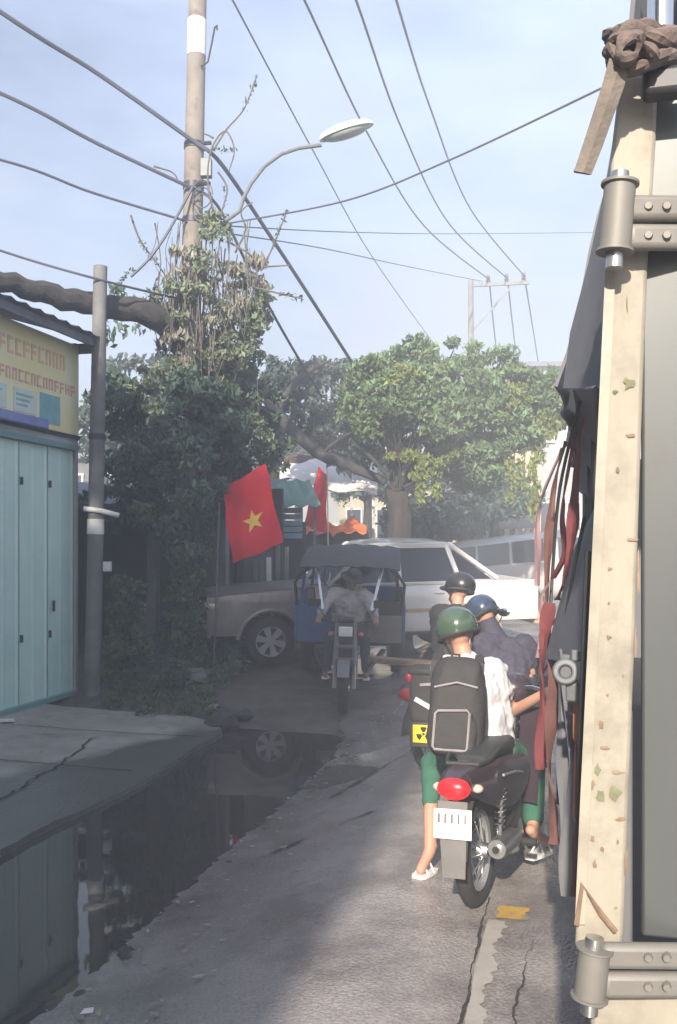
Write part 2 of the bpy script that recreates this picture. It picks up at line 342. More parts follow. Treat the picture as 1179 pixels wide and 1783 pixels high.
    def sheet(s, grid, th=.0):
        """grid[i][j] of points, optional thickness along the local normal"""
        ni, nj = len(grid), len(grid[0]); g = [[Vector(p) for p in row] for row in grid]
        vs = [p for row in g for p in row]; q = lambda i, j: i * nj + j
        fs = [(q(i, j), q(i, j + 1), q(i + 1, j + 1), q(i + 1, j)) for i in range(ni - 1) for j in range(nj - 1)]
        if th:
            o = len(vs)
            for i in range(ni):
                for j in range(nj):
                    a = g[min(i + 1, ni - 1)][j] - g[max(i - 1, 0)][j]; b = g[i][min(j + 1, nj - 1)] - g[i][max(j - 1, 0)]
                    nn = a.cross(b); nn = nn.normalized() if nn.length > 1e-9 else Vector((0, 0, 1)); vs.append(g[i][j] + nn * th)
            fs += [tuple(o + k for k in reversed(f)) for f in fs[:]]
            for i in range(ni - 1):
                for j in (0, nj - 1): fs.append((q(i, j), q(i + 1, j), o + q(i + 1, j), o + q(i, j)))
            for j in range(nj - 1):
                for i in (0, ni - 1): fs.append((q(i, j), q(i, j + 1), o + q(i, j + 1), o + q(i, j)))
        return s.add(vs, fs)
    def tori(s, Rr, rw, rh, n=32, m=10, mtx=None):
        prof = [(Rr + rh * math.cos(2 * math.pi * i / m), rw * math.sin(2 * math.pi * i / m)) for i in range(m)]
        return s.lathe(prof, n, mtx, close=True)
    def build(s, name, m, parent=None, smooth=True, bevel=0., angle=40):
        me = bpy.data.meshes.new(name); me.from_pydata(s.v, [], s.f)
        bm = bmesh.new(); bm.from_mesh(me); bmesh.ops.recalc_face_normals(bm, faces=bm.faces); bm.to_mesh(me); bm.free()
        me.materials.append(M[m] if isinstance(m, str) else m)
        if smooth:
            me.polygons.foreach_set('use_smooth', [True] * len(me.polygons))
            try: me.set_sharp_from_angle(angle=R(angle))
            except Exception: pass
        o = bpy.data.objects.new(name, me); COL.objects.link(o)
        if parent is not None: o.parent = parent
        if bevel:
            bv = o.modifiers.new('bevel', 'BEVEL'); bv.width = bevel; bv.segments = 2; bv.limit_method = 'ANGLE'; bv.angle_limit = R(50)
        return o
def tag(o, label=None, cat=None, group=None, kind=None):
    if label: o['label'] = label
    if cat: o['category'] = cat
    if group: o['group'] = group
    if kind: o['kind'] = kind
    return o
def thing(name, label, cat, loc=(0, 0, 0), rz=0., group=None):
    e = bpy.data.objects.new(name, None); COL.objects.link(e); e.location = loc; e.rotation_euler = (0, 0, rz); e.empty_display_size = .2
    return tag(e, label, cat, group)
def mtx(o, x, y, z):
    m = Matrix((x, y, z)).transposed().to_4x4(); m.translation = o; return m
AX = Matrix.Rotation(R(90), 4, 'Y')        # lathe axis z -> x
AYm = Matrix.Rotation(R(-90), 4, 'X')      # lathe axis z -> y
def T(v): return Matrix.Translation(Vector(v))
def copy_tree(o, parent=None):
    c = o.copy(); COL.objects.link(c); c.parent = parent
    for ch in [x for x in bpy.data.objects if x.parent == o]: copy_tree(ch, c)
    return c
def mesh_np(name, V, Fa, m, parent=None, smooth=False):
    me = bpy.data.meshes.new(name); me.from_pydata(V.tolist() if hasattr(V, 'tolist') else V, [], Fa.tolist() if hasattr(Fa, 'tolist') else Fa)
    me.materials.append(M[m]); me.update()
    if smooth: me.polygons.foreach_set('use_smooth', [True] * len(me.polygons))
    o = bpy.data.objects.new(name, me); COL.objects.link(o)
    if parent is not None: o.parent = parent
    return o
#==SETTING==
# ------------------------------------------------------------------ ground, road, apron, water
def axis(a, b, step, far):
    core = list(np.arange(a, b + 1e-6, step)); k = step; lo = []; hi = []; x = a
    while x > -far: k *= 1.5; x -= k; lo.append(x)
    x = b; k = step
    while x < far: k *= 1.5; x += k; hi.append(x)
    return np.array(lo[::-1] + core + hi)
def ground():
    ss = axis(-4, 26, .16, 900); tt = axis(-10, 6, .16, 900)
    S, Tt = np.meshgrid(ss, tt, indexing='ij'); X = US.x * S + UT.x * Tt; Y = US.y * S + UT.y * Tt
    near = np.exp(-((np.abs(S - 10) / 25) ** 4) - ((np.abs(Tt + 2) / 12) ** 4))
    Z = hz(X, Y) - .03 + (np.sin(S * 5.1 + Tt * 3.3) * np.sin(Tt * 6.7 - S * 2.1) + .6 * np.sin(S * 13 + 2 * Tt) * np.sin(Tt * 11)) * .012 * near
    Z -= .05 * sstep(-2.3, -2.0, Tt)                       # lies under the road slab
    V = np.stack([X, Y, Z], -1).reshape(-1, 3); ni, nj = len(ss), len(tt)
    I = np.arange(ni * nj).reshape(ni, nj)
    Fa = np.stack([I[:-1, :-1], I[:-1, 1:], I[1:, 1:], I[1:, :-1]], -1).reshape(-1, 4)
    return tag(mesh_np('ground', V, Fa, 'earth', smooth=True), kind='structure')
ground()
def jag(s, a=.05, seed=0.):
    return a * (np.sin(s * 2.3 + seed) * .5 + np.sin(s * 7.1 + 1.3 * seed) * .32 + np.sin(s * 17.7 + seed * 2) * .22 + np.sin(s * 41. + seed) * .14)
def slab(name, ss, tL, tR, nT, zf, drop, m):
    """a ragged-edged slab between lateral edges tL(s), tR(s), top zf, skirts going down"""
    k = nT + 1; rows = []
    for s in ss:
        a, b = tL(s), tR(s); r = []
        for i in range(-1, nT + 2):
            j = min(max(i, 0), nT); t = a + (b - a) * j / nT; p = st(s, t); z = zf(p.x, p.y) - (drop if i in (-1, nT + 1) else 0)
            if i == -1: q = st(s, t + .02); p.x, p.y = q.x, q.y
            r.append((p.x, p.y, z))
        rows.append(r)
    return tag(MB().sheet(rows).build(name, m, angle=35), kind='structure')
rs_ = np.concatenate([np.arange(-4, 16, .06), np.arange(16, 90, .8)])
slab('road', rs_, lambda s: -2.36 + float(jag(s, .09, 1.1)) + max(0, s - 9.6) * -.35 * (1 if s < 13 else 0) - (1.19 if s >= 13 else 0), lambda s: 3.3, 40, lambda x, y: float(hz(x, y)) + .012, .12, 'asphalt')
ap_ = np.arange(-6, 10.25, .05)
def ap_edge(s): return -3.74 + .035 * math.sin(s * 1.9) + float(jag(s, .02, 4.2)) - max(0, s - 9.4) ** 2 * 1.1
def wet_concrete():
    m = M['concrete'].copy(); n = m.node_tree.nodes; l = m.node_tree.links; b = n['Principled BSDF']; src = b.inputs['Base Color'].links[0].from_socket
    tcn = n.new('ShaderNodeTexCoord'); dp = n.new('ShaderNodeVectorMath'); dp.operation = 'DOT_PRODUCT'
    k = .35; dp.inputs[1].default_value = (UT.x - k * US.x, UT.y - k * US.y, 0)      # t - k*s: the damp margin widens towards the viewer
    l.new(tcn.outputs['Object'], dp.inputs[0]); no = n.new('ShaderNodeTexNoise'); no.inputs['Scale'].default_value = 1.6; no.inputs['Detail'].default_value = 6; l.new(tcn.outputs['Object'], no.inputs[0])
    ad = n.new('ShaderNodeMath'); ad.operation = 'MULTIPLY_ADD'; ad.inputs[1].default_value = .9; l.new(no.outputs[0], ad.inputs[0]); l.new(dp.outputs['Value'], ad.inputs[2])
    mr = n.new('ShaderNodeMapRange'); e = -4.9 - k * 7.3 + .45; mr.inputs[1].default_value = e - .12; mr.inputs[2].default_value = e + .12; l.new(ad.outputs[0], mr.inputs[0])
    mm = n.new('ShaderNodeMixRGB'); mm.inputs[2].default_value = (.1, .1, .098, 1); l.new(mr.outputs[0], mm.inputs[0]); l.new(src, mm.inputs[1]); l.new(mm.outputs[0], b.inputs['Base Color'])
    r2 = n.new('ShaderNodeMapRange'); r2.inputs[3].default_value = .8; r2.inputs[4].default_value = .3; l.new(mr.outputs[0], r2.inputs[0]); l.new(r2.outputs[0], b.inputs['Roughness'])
    M['wet_concrete'] = m
wet_concrete()
slab('pavement', ap_, lambda s: -6.75, ap_edge, 24, lambda x, y: .045 + .1 * min(1, max(0, (-3.75 - to_st(x, y)[1]) / 2.6)) + .008 * math.sin(x * 2.1 + y) + .004 * math.sin(9 * x) * math.sin(7 * y), .2, 'wet_concrete')
w = []
for s in np.arange(-5, 10.6, .5): w.append([st(s, t, 0.0) for t in (-4.4, -3.6, -3.0, -2.4, -1.7)])
tag(MB().sheet(w).build('water', 'water'), kind='structure')
# worn yellow centre marking, seam crack
def strip(name, m, s0, s1, tf0, tf1, dz, step=.07):
    return tag(MB().sheet([[(*st(s, t)[:2], float(hz(*st(s, t)[:2])) + dz) for t in (tf0(s), (tf0(s) + tf1(s)) / 2, tf1(s))] for s in np.arange(s0, s1, step)]).build(name, m), kind='structure')
D_('yellow_paint', (.5, .31, .06), .7, var=.2, scale=5, dirt=(.22, .19, .16), dirt_scale=9)
D_('worn_paint', (.37, .34, .31), .75, var=.2, scale=8, dirt=(.3, .275, .26), dirt_scale=8)
D_('crack', (.03, .026, .024), .95, var=.3)
strip('road_marking', 'yellow_paint', 4.63, 4.80, lambda s: -.38 + jag(s * 4, .03, 1), lambda s: -.24 + jag(s * 4, .04, 2), .018, .02)
#strip('road_marking', 'yellow_paint', 5.3, 5.9, lambda s: -.40 + jag(s, .01, 1), lambda s: -.20 + jag(s, .015, 2), .018, .02)
#strip('road_marking', 'worn_paint', 1.5, 4.62, lambda s: -.49 + jag(s * 2, .04, 6), lambda s: -.455 + jag(s * 2, .03, 7), .016, .02)
strip('road_marking', 'worn_paint', 2.2, 4.62, lambda s: -.415 + jag(s, .008, 1), lambda s: -.34 - .03 * (4.62 - s) / 2.4 + jag(s * 6, .03, 2), .016, .02)
strip('road_crack', 'crack', 7.2, 8.6, lambda s: -1.95 + .35 * (s - 7.2) + jag(s, .05, 3), lambda s: -1.93 + .35 * (s - 7.2) + jag(s, .055, 5), .021, .03)
strip('road_crack', 'crack', 5.6, 6.5, lambda s: -2.2 + .9 * (s - 5.6) + jag(s, .06, 8), lambda s: -2.185 + .9 * (s - 5.6) + jag(s, .065, 9), .021, .03)
D_('mud', (.06, .055, .05), .45, var=.3, scale=6)
strip('mud_patch', 'mud', 7.6, 8.5, lambda s: -2.2 - .12 * math.sin((s - 7.6) * 3.49) + jag(s, .05, 2), lambda s: -2.12 + .42 * math.sin((s - 7.6) * 3.49) + jag(s, .05, 11), .017, .04)
strip('road_crack', 'crack', 1.0, 4.9, lambda s: -.437 + jag(s * 2, .012, 3), lambda s: -.427 + jag(s * 2, .012, 3) + .006 * math.sin(s * 9), .021, .02)
strip('road_crack', 'crack', 1.4, 4.4, lambda s: -.20 - .1 * (4.4 - s) / 3 + jag(s * 2, .02, 6), lambda s: -.193 - .1 * (4.4 - s) / 3 + jag(s * 2, .02, 6) + .005 * math.sin(s * 7), .021, .02)
# ------------------------------------------------------------------ shophouse (local frame: +y along the road, +x across to the right)
def rloc(s, t, z=0.): return st(s, t, z)
def box_st(mb, s0, s1, t0, t1, z0, z1): return mb.box(((t0 + t1) / 2, (s0 + s1) / 2, (z0 + z1) / 2), (t1 - t0, s1 - s0, z1 - z0))
sh = thing('shophouse', 'shophouse with teal folding metal shutters and a yellow lettered signboard', 'shop', (0, 0, 0), RA)
SE, TF = 11.04, -6.45           # far corner along the road, facade line
b = MB(); box_st(b, -6, SE - .03, -12, TF - .06, .1, 4.75); b.build('wall', 'grey_concrete', sh, bevel=.01)
b = MB(); box_st(b, SE - .05, SE + .02, TF - .2, TF + .012, .12, 4.82); b.build('corner_trim', 'pale_wall', sh, bevel=.006)
# shutter leaves, each a ribbed sheet
for i in range(9):
    s1 = SE - .07 - i * .62; s0 = s1 - .6
    b = MB(); rows = []
    for k in range(25):
        u = k / 24; y = s0 + (s1 - s0) * u; off = .006 * (1 if k in (12, 13) else 0) + (.012 if k in (0, 1, 23, 24) else 0)
        rows.append([(TF - .03 + off, y, z) for z in (.2, 1.2, 2.4, 3.38)])
    b.sheet(rows, .006); o = b.build('shutter_leaf', 'teal_metal', sh, angle=25)
    for z in (1.0, 2.9): MB().box((TF + .012, s0 + .01, z), (.03, .02, .09)).build('hinge', 'dark_metal', o)
    if i in (0, 2): MB().box((TF + .02, s0 + .08, 1.35), (.03, .02, .14)).build('handle', 'dark_metal', o)
b = MB(); box_st(b, 4, SE - .04, TF - .05, TF + .05, .14, .2); b.build('bottom_rail', 'teal_dark', sh)
b = MB(); box_st(b, 4, SE - .04, TF - .05, TF + .06, 3.385, 3.45); b.build('top_rail', 'teal_dark', sh)
b = MB(); box_st(b, 4, SE - .04, TF - .05, TF + .035, 3.455, 3.53); b.build('lintel', 'pale_wall', sh)
sg = MB(); box_st(sg, 4, SE - .02, TF - .05, TF + .045, 3.58, 4.78); sg = sg.build('signboard', 'sign_yellow', sh, bevel=.008)
b = MB(); box_st(b, 4, SE - .02, TF - .04, TF + .065, 3.53, 3.575); b.build('sign_frame', 'dark_metal', sh)
# lettering: blurred rows of painted capitals, too soft in the photo to read
def glyphs(z0, z1, ya, yb, n, m, seed):
    rr = random.Random(seed); w_ = (yb - ya) / n; h = z1 - z0; x = TF + .049
    for i in range(n):
        y = ya + i * w_
        if rr.random() < .12: continue
        a = y + w_ * .12; c = y + w_ * .82; th = w_ * .2; kind = rr.randrange(4)
        b = MB(); b.box((x, a + th / 2, (z0 + z1) / 2), (.006, th, h))
        if kind in (0, 2): b.box((x + .001, c - th / 2, (z0 + z1) / 2), (.006, th, h))
        if kind in (0, 1, 3): b.box((x + .002, (a + c) / 2, z1 - h * .09), (.006, c - a, h * .18))
        if kind in (1, 2): b.box((x + .003, (a + c) / 2, (z0 + z1) / 2), (.006, (c - a) * .9, h * .17))
        if kind == 3: b.box((x + .002, (a + c) / 2, z0 + h * .09), (.006, c - a, h * .18))
        b.build('letter', m, sg, smooth=False)

glyphs(4.38, 4.58, 8.6, SE - .35, 13, 'sign_orange', 3)
glyphs(4.08, 4.22, 8.6, SE - .12, 18, 'sign_red', 5)
b = MB(); box_st(b, SE - .95, SE - .5, TF + .045, TF + .056, 3.66, 4.02); o = b.build('picture_panel', 'sign_teal', sg)
for k in range(4):
    b = MB(); box_st(b, SE - 1.5 - k * .62, SE - 1.02 - k * .62, TF + .045, TF + .054, 3.72, 4.0); b.build('text_panel', 'sign_pale', sg)
    for q in range(3): b = MB(); box_st(b, SE - 1.45 - k * .62, SE - 1.12 - k * .62 - .05 * q, TF + .054, TF + .058, 3.91 - q * .06, 3.935 - q * .06); b.build('text_line', 'sign_teal', sg, smooth=False)
b = MB(); box_st(b, 4, SE - .92, TF + .05, TF + .16, 3.56, 3.68); b.build('awning_box', 'sign_blue', sh, bevel=.012)
# corrugated roof with fascia
rows = []
for k in range(181):
    y = -6 + (SE + .2 + 6) * k / 180; c = .018 * math.cos(k * math.pi / 1.5)
    rows.append([(TF + .42, y, 4.86 + c), (TF - .3, y, 5.02 + c), (-9.2, y, 5.75 + c), (-12.2, y, 5.0 + c)])
MB().sheet(rows, .004).build('roof_sheet', 'roof_metal', sh)
b = MB(); box_st(b, -6, SE + .12, TF + .3, TF + .34, 4.74, 4.84); b.build('fascia', 'roof_metal', sh)
b = MB(); box_st(b, SE + .0, SE + .1, TF - .1, TF + .36, 4.7, 4.82); b.build('bracket', 'grey_concrete', sh)
# fallen white scrap by the shutter
o = MB().box((0, 0, .012), (.16, .11, .02)).build('paper_scrap', 'white_paint'); o.location = P(12, 1243, 10.3); o.location.z = .15; o.rotation_euler = (0, .05, .5)
tag(o, 'small white paper scrap lying on the pavement below the teal shutters', 'litter')

# ------------------------------------------------------------------ poles
def lean_pole(mb, a, b, r0, r1, n=18, k=8): mb.tube([a.lerp(b, i / k) for i in range(k + 1)], [r0 + (r1 - r0) * i / k for i in range(k + 1)], n); return mb
q0 = P(161, 1212, 12.15); q0.z = .1; q1 = P(175, 464, 12.15)
sp = thing('concrete_pole', 'short plain grey concrete pole at the corner of the teal shophouse', 'pole', q0)
b = MB(); a0 = Vector((0, 0, 0)); a1 = q1 - q0
lean_pole(b, a0, a1, .112, .09, 4 * 4); b.build('shaft', 'grey_concrete', sp)
MB().tube([a0.lerp(a1, .38), a0.lerp(a1, .415)], .112, 16).build('notice_band', 'white_paint', sp)
MB().tube([a0.lerp(a1, .60), a0.lerp(a1, .612)], .112, 16).build('clamp', 'dark_metal', sp)
b = MB(); c = a0.lerp(a1, .30); b.box(c + Vector((.17, -.02, .03)), (.1, .1, .13)); b.build('junction_box', 'white_paint', sp, bevel=.01)
b = MB(); c = a0.lerp(a1, .43); b.tube([c + Vector((-.13, -.1, .05)), c + Vector((.1, -.12, .02)), c + Vector((.33, -.1, -.04))], .035, 10); b.build('tube_lamp', 'white_paint', sp)

DP = 13.3
u0 = P(318, 1130, DP); u0.z = gz(u0) - .1; u1 = P(347, -120, DP)
up = thing('utility_pole', 'tall tan concrete utility pole with a pale band, wrapped in dry vines', 'pole', u0)
U = lambda f: a_.lerp(b_, f)
a_ = Vector((0, 0, 0)); b_ = u1 - u0
b = MB(); lean_pole(b, a_, b_, .175, .125, 20, 14); b.build('shaft', 'pole_concrete', up)
def upz(py): return (u0.z * 0 + (CZ + (HY - py) / F * DP - u0.z)) / b_.z
b = MB(); b.tube([U(upz(98)), U(upz(36))], .139, 20); b.build('pale_band', 'white_paint', up)
for py in (255, 325, 385):
    b = MB(); b.tube([U(upz(py + 5)), U(upz(py - 5))], .152, 20); c = U(upz(py)); b.tube([c + Vector((.1, -.1, 0)), c + Vector((.26, -.12, 0))], .03, 8); b.build('cable_clamp', 'dark_metal', up)
b = MB(); c = lambda x, y: P(x, y, DP - .12) - u0
b.tube([c(350, 116), c(362, 108), c(369, 75), c(374, 48), c(378, 44), c(378, 52)], .014, 6); b.build('hook', 'dark_metal', up)
b = MB(); c = U(upz(300)); b.box(c + Vector((.2, -.14, 0)), (.16, .12, .26)); b.build('junction_box', 'galv', up, bevel=.01)
for k in range(3):
    c = U(upz(345 + 12 * k)); b = MB(); b.tube([c + Vector((.16 + .14 * math.cos(a), -.16 + .02 * math.sin(2 * a), .2 * math.sin(a))) for a in np.linspace(0, 6.1, 18)], .01, 5); b.build('cable_coil', 'wire', up)
# street lamp on its curved arm
sl = thing('street_lamp', 'street lamp with a pale oval head on a curved steel arm', 'street lamp', P(368, 398, DP))
o0 = P(368, 398, DP); q = lambda x, y, d=DP - .2: P(x, y, d) - o0
MB().tube([q(345, 402), q(368, 398), q(400, 380), q(417, 368), q(424, 345), q(437, 320), q(460, 290), q(490, 268), q(520, 258), q(560, 252)], [.028] * 9 + [.034], 8).build('arm', 'galv', sl)
ax = (q(650, 216) - q(553, 246)).normalized(); yy = Vector((0, 1, 0)); zz = ax.cross(yy).normalized(); zz = zz if zz.z > 0 else -zz; yy = zz.cross(ax)
mid = q(603, 229); m3 = Matrix((ax, yy, zz)).transposed()
hd = MB().ell(mid, (.41, .17, .12), 20, 8, m3, z0=-.15).build('lamp_head', 'lamp_white', sl)
MB().ell(mid - zz * .012, (.35, .145, .085), 20, 6, m3, z1=-.08).build('lens', 'lamp_lens', hd)
# far pole with crossarm
fo = P(820, 930, 32); fo.z = gz(fo)
fp = thing('power_pole', 'distant power pole with a steel crossarm and brace rising behind the green tree', 'pole', fo)
q = lambda x, y, d=32: P(x, y, d) - fo
MB().tube([Vector((0, 0, 0)), q(820, 488)], [.15, .09], 12).build('shaft', 'grey_concrete', fp)
MB().bar(q(815, 497), q(922, 492), .09, .12).build('crossarm', 'galv', fp)
MB().bar(q(820, 580), q(890, 500), .07, .07).build('brace', 'galv', fp)
for x, y in ((850, 490), (882, 488), (912, 486)):
    MB().lathe([(.0, 0), (.05, 0), (.09, .06), (.05, .1), (.08, .16), (.04, .26), (0, .26)], 10, T(q(x, y + 2) )).build('insulator', 'brown_wood', fp)

# ------------------------------------------------------------------ overhead cables (pixel, distance) -> smooth sagging line
def spline(pts, n=10):
    pts = [Vector(p) for p in pts]; r = []
    for i in range(len(pts) - 1):
        p0 = pts[max(i - 1, 0)]; p1 = pts[i]; p2 = pts[i + 1]; p3 = pts[min(i + 2, len(pts) - 1)]
        for k in range(n):
            u = k / n; r.append(.5 * ((2 * p1) + (p2 - p0) * u + (2 * p0 - 5 * p1 + 4 * p2 - p3) * u * u + (3 * p1 - p0 - 3 * p2 + p3) * u ** 3))
    return r + [pts[-1]]
def cable(label, pts, r):
    o = MB().tube(spline([P(*p) for p in pts]), r, 6).build('overhead_cable', 'wire')
    return tag(o, label, 'cable', 'overhead cables')
cable('thick black cable reaching the utility pole highest, above the lamp arm', [(-500, -330, 10), (0, 20, 11.6), (170, 128, 12.5), (340, 248, 13.15)], .03)
cable('thick black cable meeting the utility pole just below the highest one', [(-400, 0, 11), (0, 162, 12), (170, 250, 12.6), (335, 328, 13.15)], .026)
cable('thin black cable meeting the utility pole at the foot of the lamp arm', [(-400, 190, 11), (0, 278, 12), (160, 335, 12.6), (325, 385, 13.15)], .018)
cable('thin cable passing the top of the short grey pole into the vines', [(-300, 330, 11), (0, 436, 11.9), (170, 486, 12.04), (310, 520, 13.2)], .016)
cable('slack cable drooping from the utility pole down into the tree', [(336, 325, 13.1), (295, 400, 12.9), (262, 448, 12.8), (228, 482, 12.8)], .02)
cable('heavy cable running from the utility pole down behind the green tree', [(340, 248, 13.15), (385, 285, 13.3), (470, 410, 14.4), (545, 525, 15.6), (625, 650, 17.2)], .03)
cable('cable sagging from the utility pole into the dark trees', [(335, 328, 13.15), (380, 360, 13.4), (440, 480, 14.2), (500, 590, 15.4), (560, 690, 17)], .022)
cable('thin grey line crossing high beside the lamp head towards the grey cloud', [(300, -200, 12), (405, 0, 15), (545, 262, 21), (650, 450, 29), (760, 605, 42)], .018)
for i, (pts, w_) in enumerate((([(380, -300, 11.5), (530, 0, 14.5), (640, 232, 20), (740, 395, 26), (852, 487, 32)], 'first'), ([(500, -330, 11.5), (620, 0, 14.5), (700, 225, 20), (784, 392, 26), (884, 485, 32)], 'second'), ([(590, -350, 11.5), (690, 0, 14.5), (750, 190, 20), (820, 365, 26), (914, 482, 32)], 'third'))):
    cable('power line ending at the %s insulator along the distant crossarm from its post' % w_, pts, .022)
for x0, x1, w_ in ((852, 866, 'first'), (884, 900, 'second'), (914, 938, 'third')):
    cable('power line leaving the %s insulator of the distant crossarm away down the street' % w_, [(x0, 486, 32), ((x0 + x1) / 2, 560, 38), (x1 + 4, 660, 46)], .028)
cable('slim line stretching from above the truck across to the vine-clad pole', [(1250, 55, 8), (1055, 150, 9), (780, 280, 11), (600, 350, 12.3), (380, 392, 13.2)], .012)
cable('faint level line crossing the open sky from the vine-clad pole', [(370, 392, 13.3), (600, 404, 20), (800, 407, 26), (1100, 404, 32)], .012)
cable('faint line dipping from the vine-clad pole to the distant crossarm', [(365, 402, 13.3), (560, 432, 19), (700, 462, 25), (840, 490, 31.9)], .012)

# ------------------------------------------------------------------ foliage
def leaves(clusters, size, droop=.4, aspect=2.2, seed=0):
    """clusters: (centre, (rx,ry,rz), n).  4-vertex folded leaves spread in the volume, denser to the shell"""
    g = np.random.default_rng(seed); C_ = []
    for c, rad, n in clusters:
        d = g.normal(size=(n, 3)); d /= np.linalg.norm(d, axis=1)[:, None]
        rr = g.random(n) ** .45; C_.append(np.array(c) + d * rr[:, None] * np.array(rad))
    c = np.concatenate(C_); n = len(c)
    ax = g.normal(size=(n, 3)); ax[:, 2] -= droop * 1.6; ax /= np.linalg.norm(ax, axis=1)[:, None]
    sd = g.normal(size=(n, 3)); sd -= ax * (sd * ax).sum(1)[:, None]; sd /= np.linalg.norm(sd, axis=1)[:, None]
    nr = np.cross(ax, sd); ln = size * (.6 + .8 * g.random(n))[:, None]; wd = ln / aspect
    V = np.stack([c - ax * ln * .5, c + sd * wd * .5 + nr * wd * .15, c + ax * ln * .5, c - sd * wd * .5 + nr * wd * .15], 1).reshape(-1, 3)
    I = np.arange(n)[:, None] * 4
    Fa = np.concatenate([I + np.array([[0, 1, 2]]), I + np.array([[0, 2, 3]])], 0)
    return V, Fa
def limbs(paths, n=9):
    b = MB()
    for pts, r0, r1 in paths:
        sp_ = spline(pts, 5); k = len(sp_)
        sp_ = [p + Vector((random.uniform(-1, 1), random.uniform(-1, 1), random.uniform(-1, 1))) * r0 * .12 if 0 < i < k - 1 else p for i, p in enumerate(sp_)]
        b.tube(sp_, [r0 + (r1 - r0) * i / (k - 1) for i in range(k)], n)
    return b
def blob(px, py, D, rx, rz, ry=None): return (P(px, py, D), (rx, ry or (rx + rz) / 2, rz))
def clump(cl, k, sub, n, seed):
    """break ellipsoids up into k small clumps each so that gaps stay open"""
    g = random.Random(seed); r = []
    for c, rad in cl:
        for i in range(k):
            while True:
                d = Vector((g.uniform(-1, 1), g.uniform(-1, 1), g.uniform(-1, 1)))
                if .25 < d.length < 1: break
            s = sub * g.uniform(.6, 1.4)
            r.append((c + Vector((d.x * rad[0], d.y * rad[1], d.z * rad[2])), (s * 1.15, s * 1.15, s * .75), int(n * g.uniform(.6, 1.3))))
    return r
# big green tree behind the pickup
TD = 17.5
tb = P(694, 930, TD); tb.z = gz(tb)
gt = thing('broad_tree', 'broad lush green tree with bare inner branches standing behind the white pickup', 'tree')
tr = [([tb + Vector((0, 0, -.15)), P(696, 920, TD), P(690, 850, TD)], .27, .2)]
tips = [(640, 640), (680, 620), (730, 600), (790, 610), (850, 630), (910, 660), (950, 720), (930, 780), (870, 800), (640, 720), (700, 700), (770, 690)]
for i, (x, y) in enumerate(tips):
    d = TD + random.uniform(-1.1, 1.1); x1 = 690 + (x - 690) * .35; y1 = 850 + (y - 850) * .45
    tr.append(([P(690 + random.uniform(-9, 9), 858, TD), P(x1, y1, TD + (d - TD) * .4), P(x, y, d)], random.uniform(.03, .055), .012))
for i in range(26):
    x = random.uniform(640, 800); y = random.uniform(660, 760); d = TD + random.uniform(-1.2, .2)
    tr.append(([P(690 + random.uniform(-25, 40), random.uniform(800, 850), TD - .2), P((x + 695) / 2 + random.uniform(-15, 15), (y + 830) / 2, (d + TD) / 2 - .1), P(x, y, d)], random.uniform(.012, .024), .005))
limbs(tr).build('trunk', 'bark', gt)
cl = [blob(690, 650, TD, .75, .5, .9), blob(770, 630, TD, .8, .45, 1.), blob(850, 650, TD, .8, .5, 1.), blob(915, 690, TD, .65, .6, .9), blob(640, 690, TD + .4, .5, .6, .8), blob(860, 740, TD, .7, .7, 1.0), blob(800, 700, TD + .5, .9, .6, .9), blob(950, 710, TD - .2, .42, .45, .6), blob(830, 820, TD + .3, .5, .4, .6), blob(720, 690, TD + .6, .8, .5, .6), blob(790, 790, TD + .5, .6, .5, .5), blob(745, 665, TD - .8, .7, .4, .3), blob(830, 700, TD - .8, .7, .5, .3), blob(900, 740, TD - .7, .5, .5, .3), blob(660, 660, TD - .7, .4, .4, .3), blob(840, 790, TD - .5, .55, .5, .3), blob(960, 690, TD - .4, .35, .3, .3), blob(700, 760, TD + .3, .5, .5, .3), blob(700, 700, TD - .9, .55, .4, .25), blob(780, 730, TD - .9, .5, .35, .25), blob(640, 720, TD - .6, .35, .4, .25)]
V, Fa = leaves(clump(cl, 20, .2, 120, 3), .13, .5, seed=3); mesh_np('crown', V, Fa, 'leaf_green', gt)
cl = [blob(745, 815, TD - .7, .28, .25), blob(775, 790, TD - .6, .25, .25), blob(700, 800, TD - .5, .3, .2), blob(905, 690, TD - .9, .25, .2), blob(700, 650, TD - 1, .3, .2)]
V, Fa = leaves(clump(cl, 9, .11, 55, 5), .11, .8, seed=5); mesh_np('young_leaves', V, Fa, 'leaf_yellow', gt)
hang = []
for x, y0, y1 in ((905, 720, 850), (925, 730, 880), (945, 720, 800), (965, 690, 760), (985, 680, 730), (890, 780, 870), (930, 800, 900), (735, 820, 870), (760, 810, 860)):
    for k in range(7): yv = y0 + (y1 - y0) * k / 6; hang.append((P(x + random.uniform(-5, 5), yv, TD - .7), (.1, .1, .11), 24))
V, Fa = leaves(hang, .12, 1.2, seed=6); mesh_np('hanging_leaves', V, Fa, 'leaf_yellow', gt)
# dark tree between the pole and the green tree, leaning limb crossing the road side
dt = thing('dark_tree', 'dark leaning tree whose bare limb dips towards the broad green tree', 'tree')
dB = P(470, 900, 19.5); dB.z = gz(dB)
limbs([([dB, P(470, 820, 19.3), P(480, 720, 19)], .2, .14), ([P(478, 715, 19), P(500, 740, 18.8), P(550, 785, 18.2), P(610, 812, 18), P(672, 840, 17.8)], .16, .08), ([P(480, 720, 19), P(520, 660, 19), P(570, 630, 19.3)], .1, .03), ([P(480, 720, 19), P(440, 660, 18.6), P(430, 600, 18.5)], .1, .03), ([P(560, 790, 18.2), P(600, 760, 18), P(650, 745, 17.6)], .045, .02), ([P(610, 715, 17.4), P(660, 748, 17), P(672, 770, 17)], .03, .03), ([P(620, 775, 17.4), P(650, 800, 17), P(675, 830, 17)], .035, .03)]).build('trunk', 'bark_dark', dt)
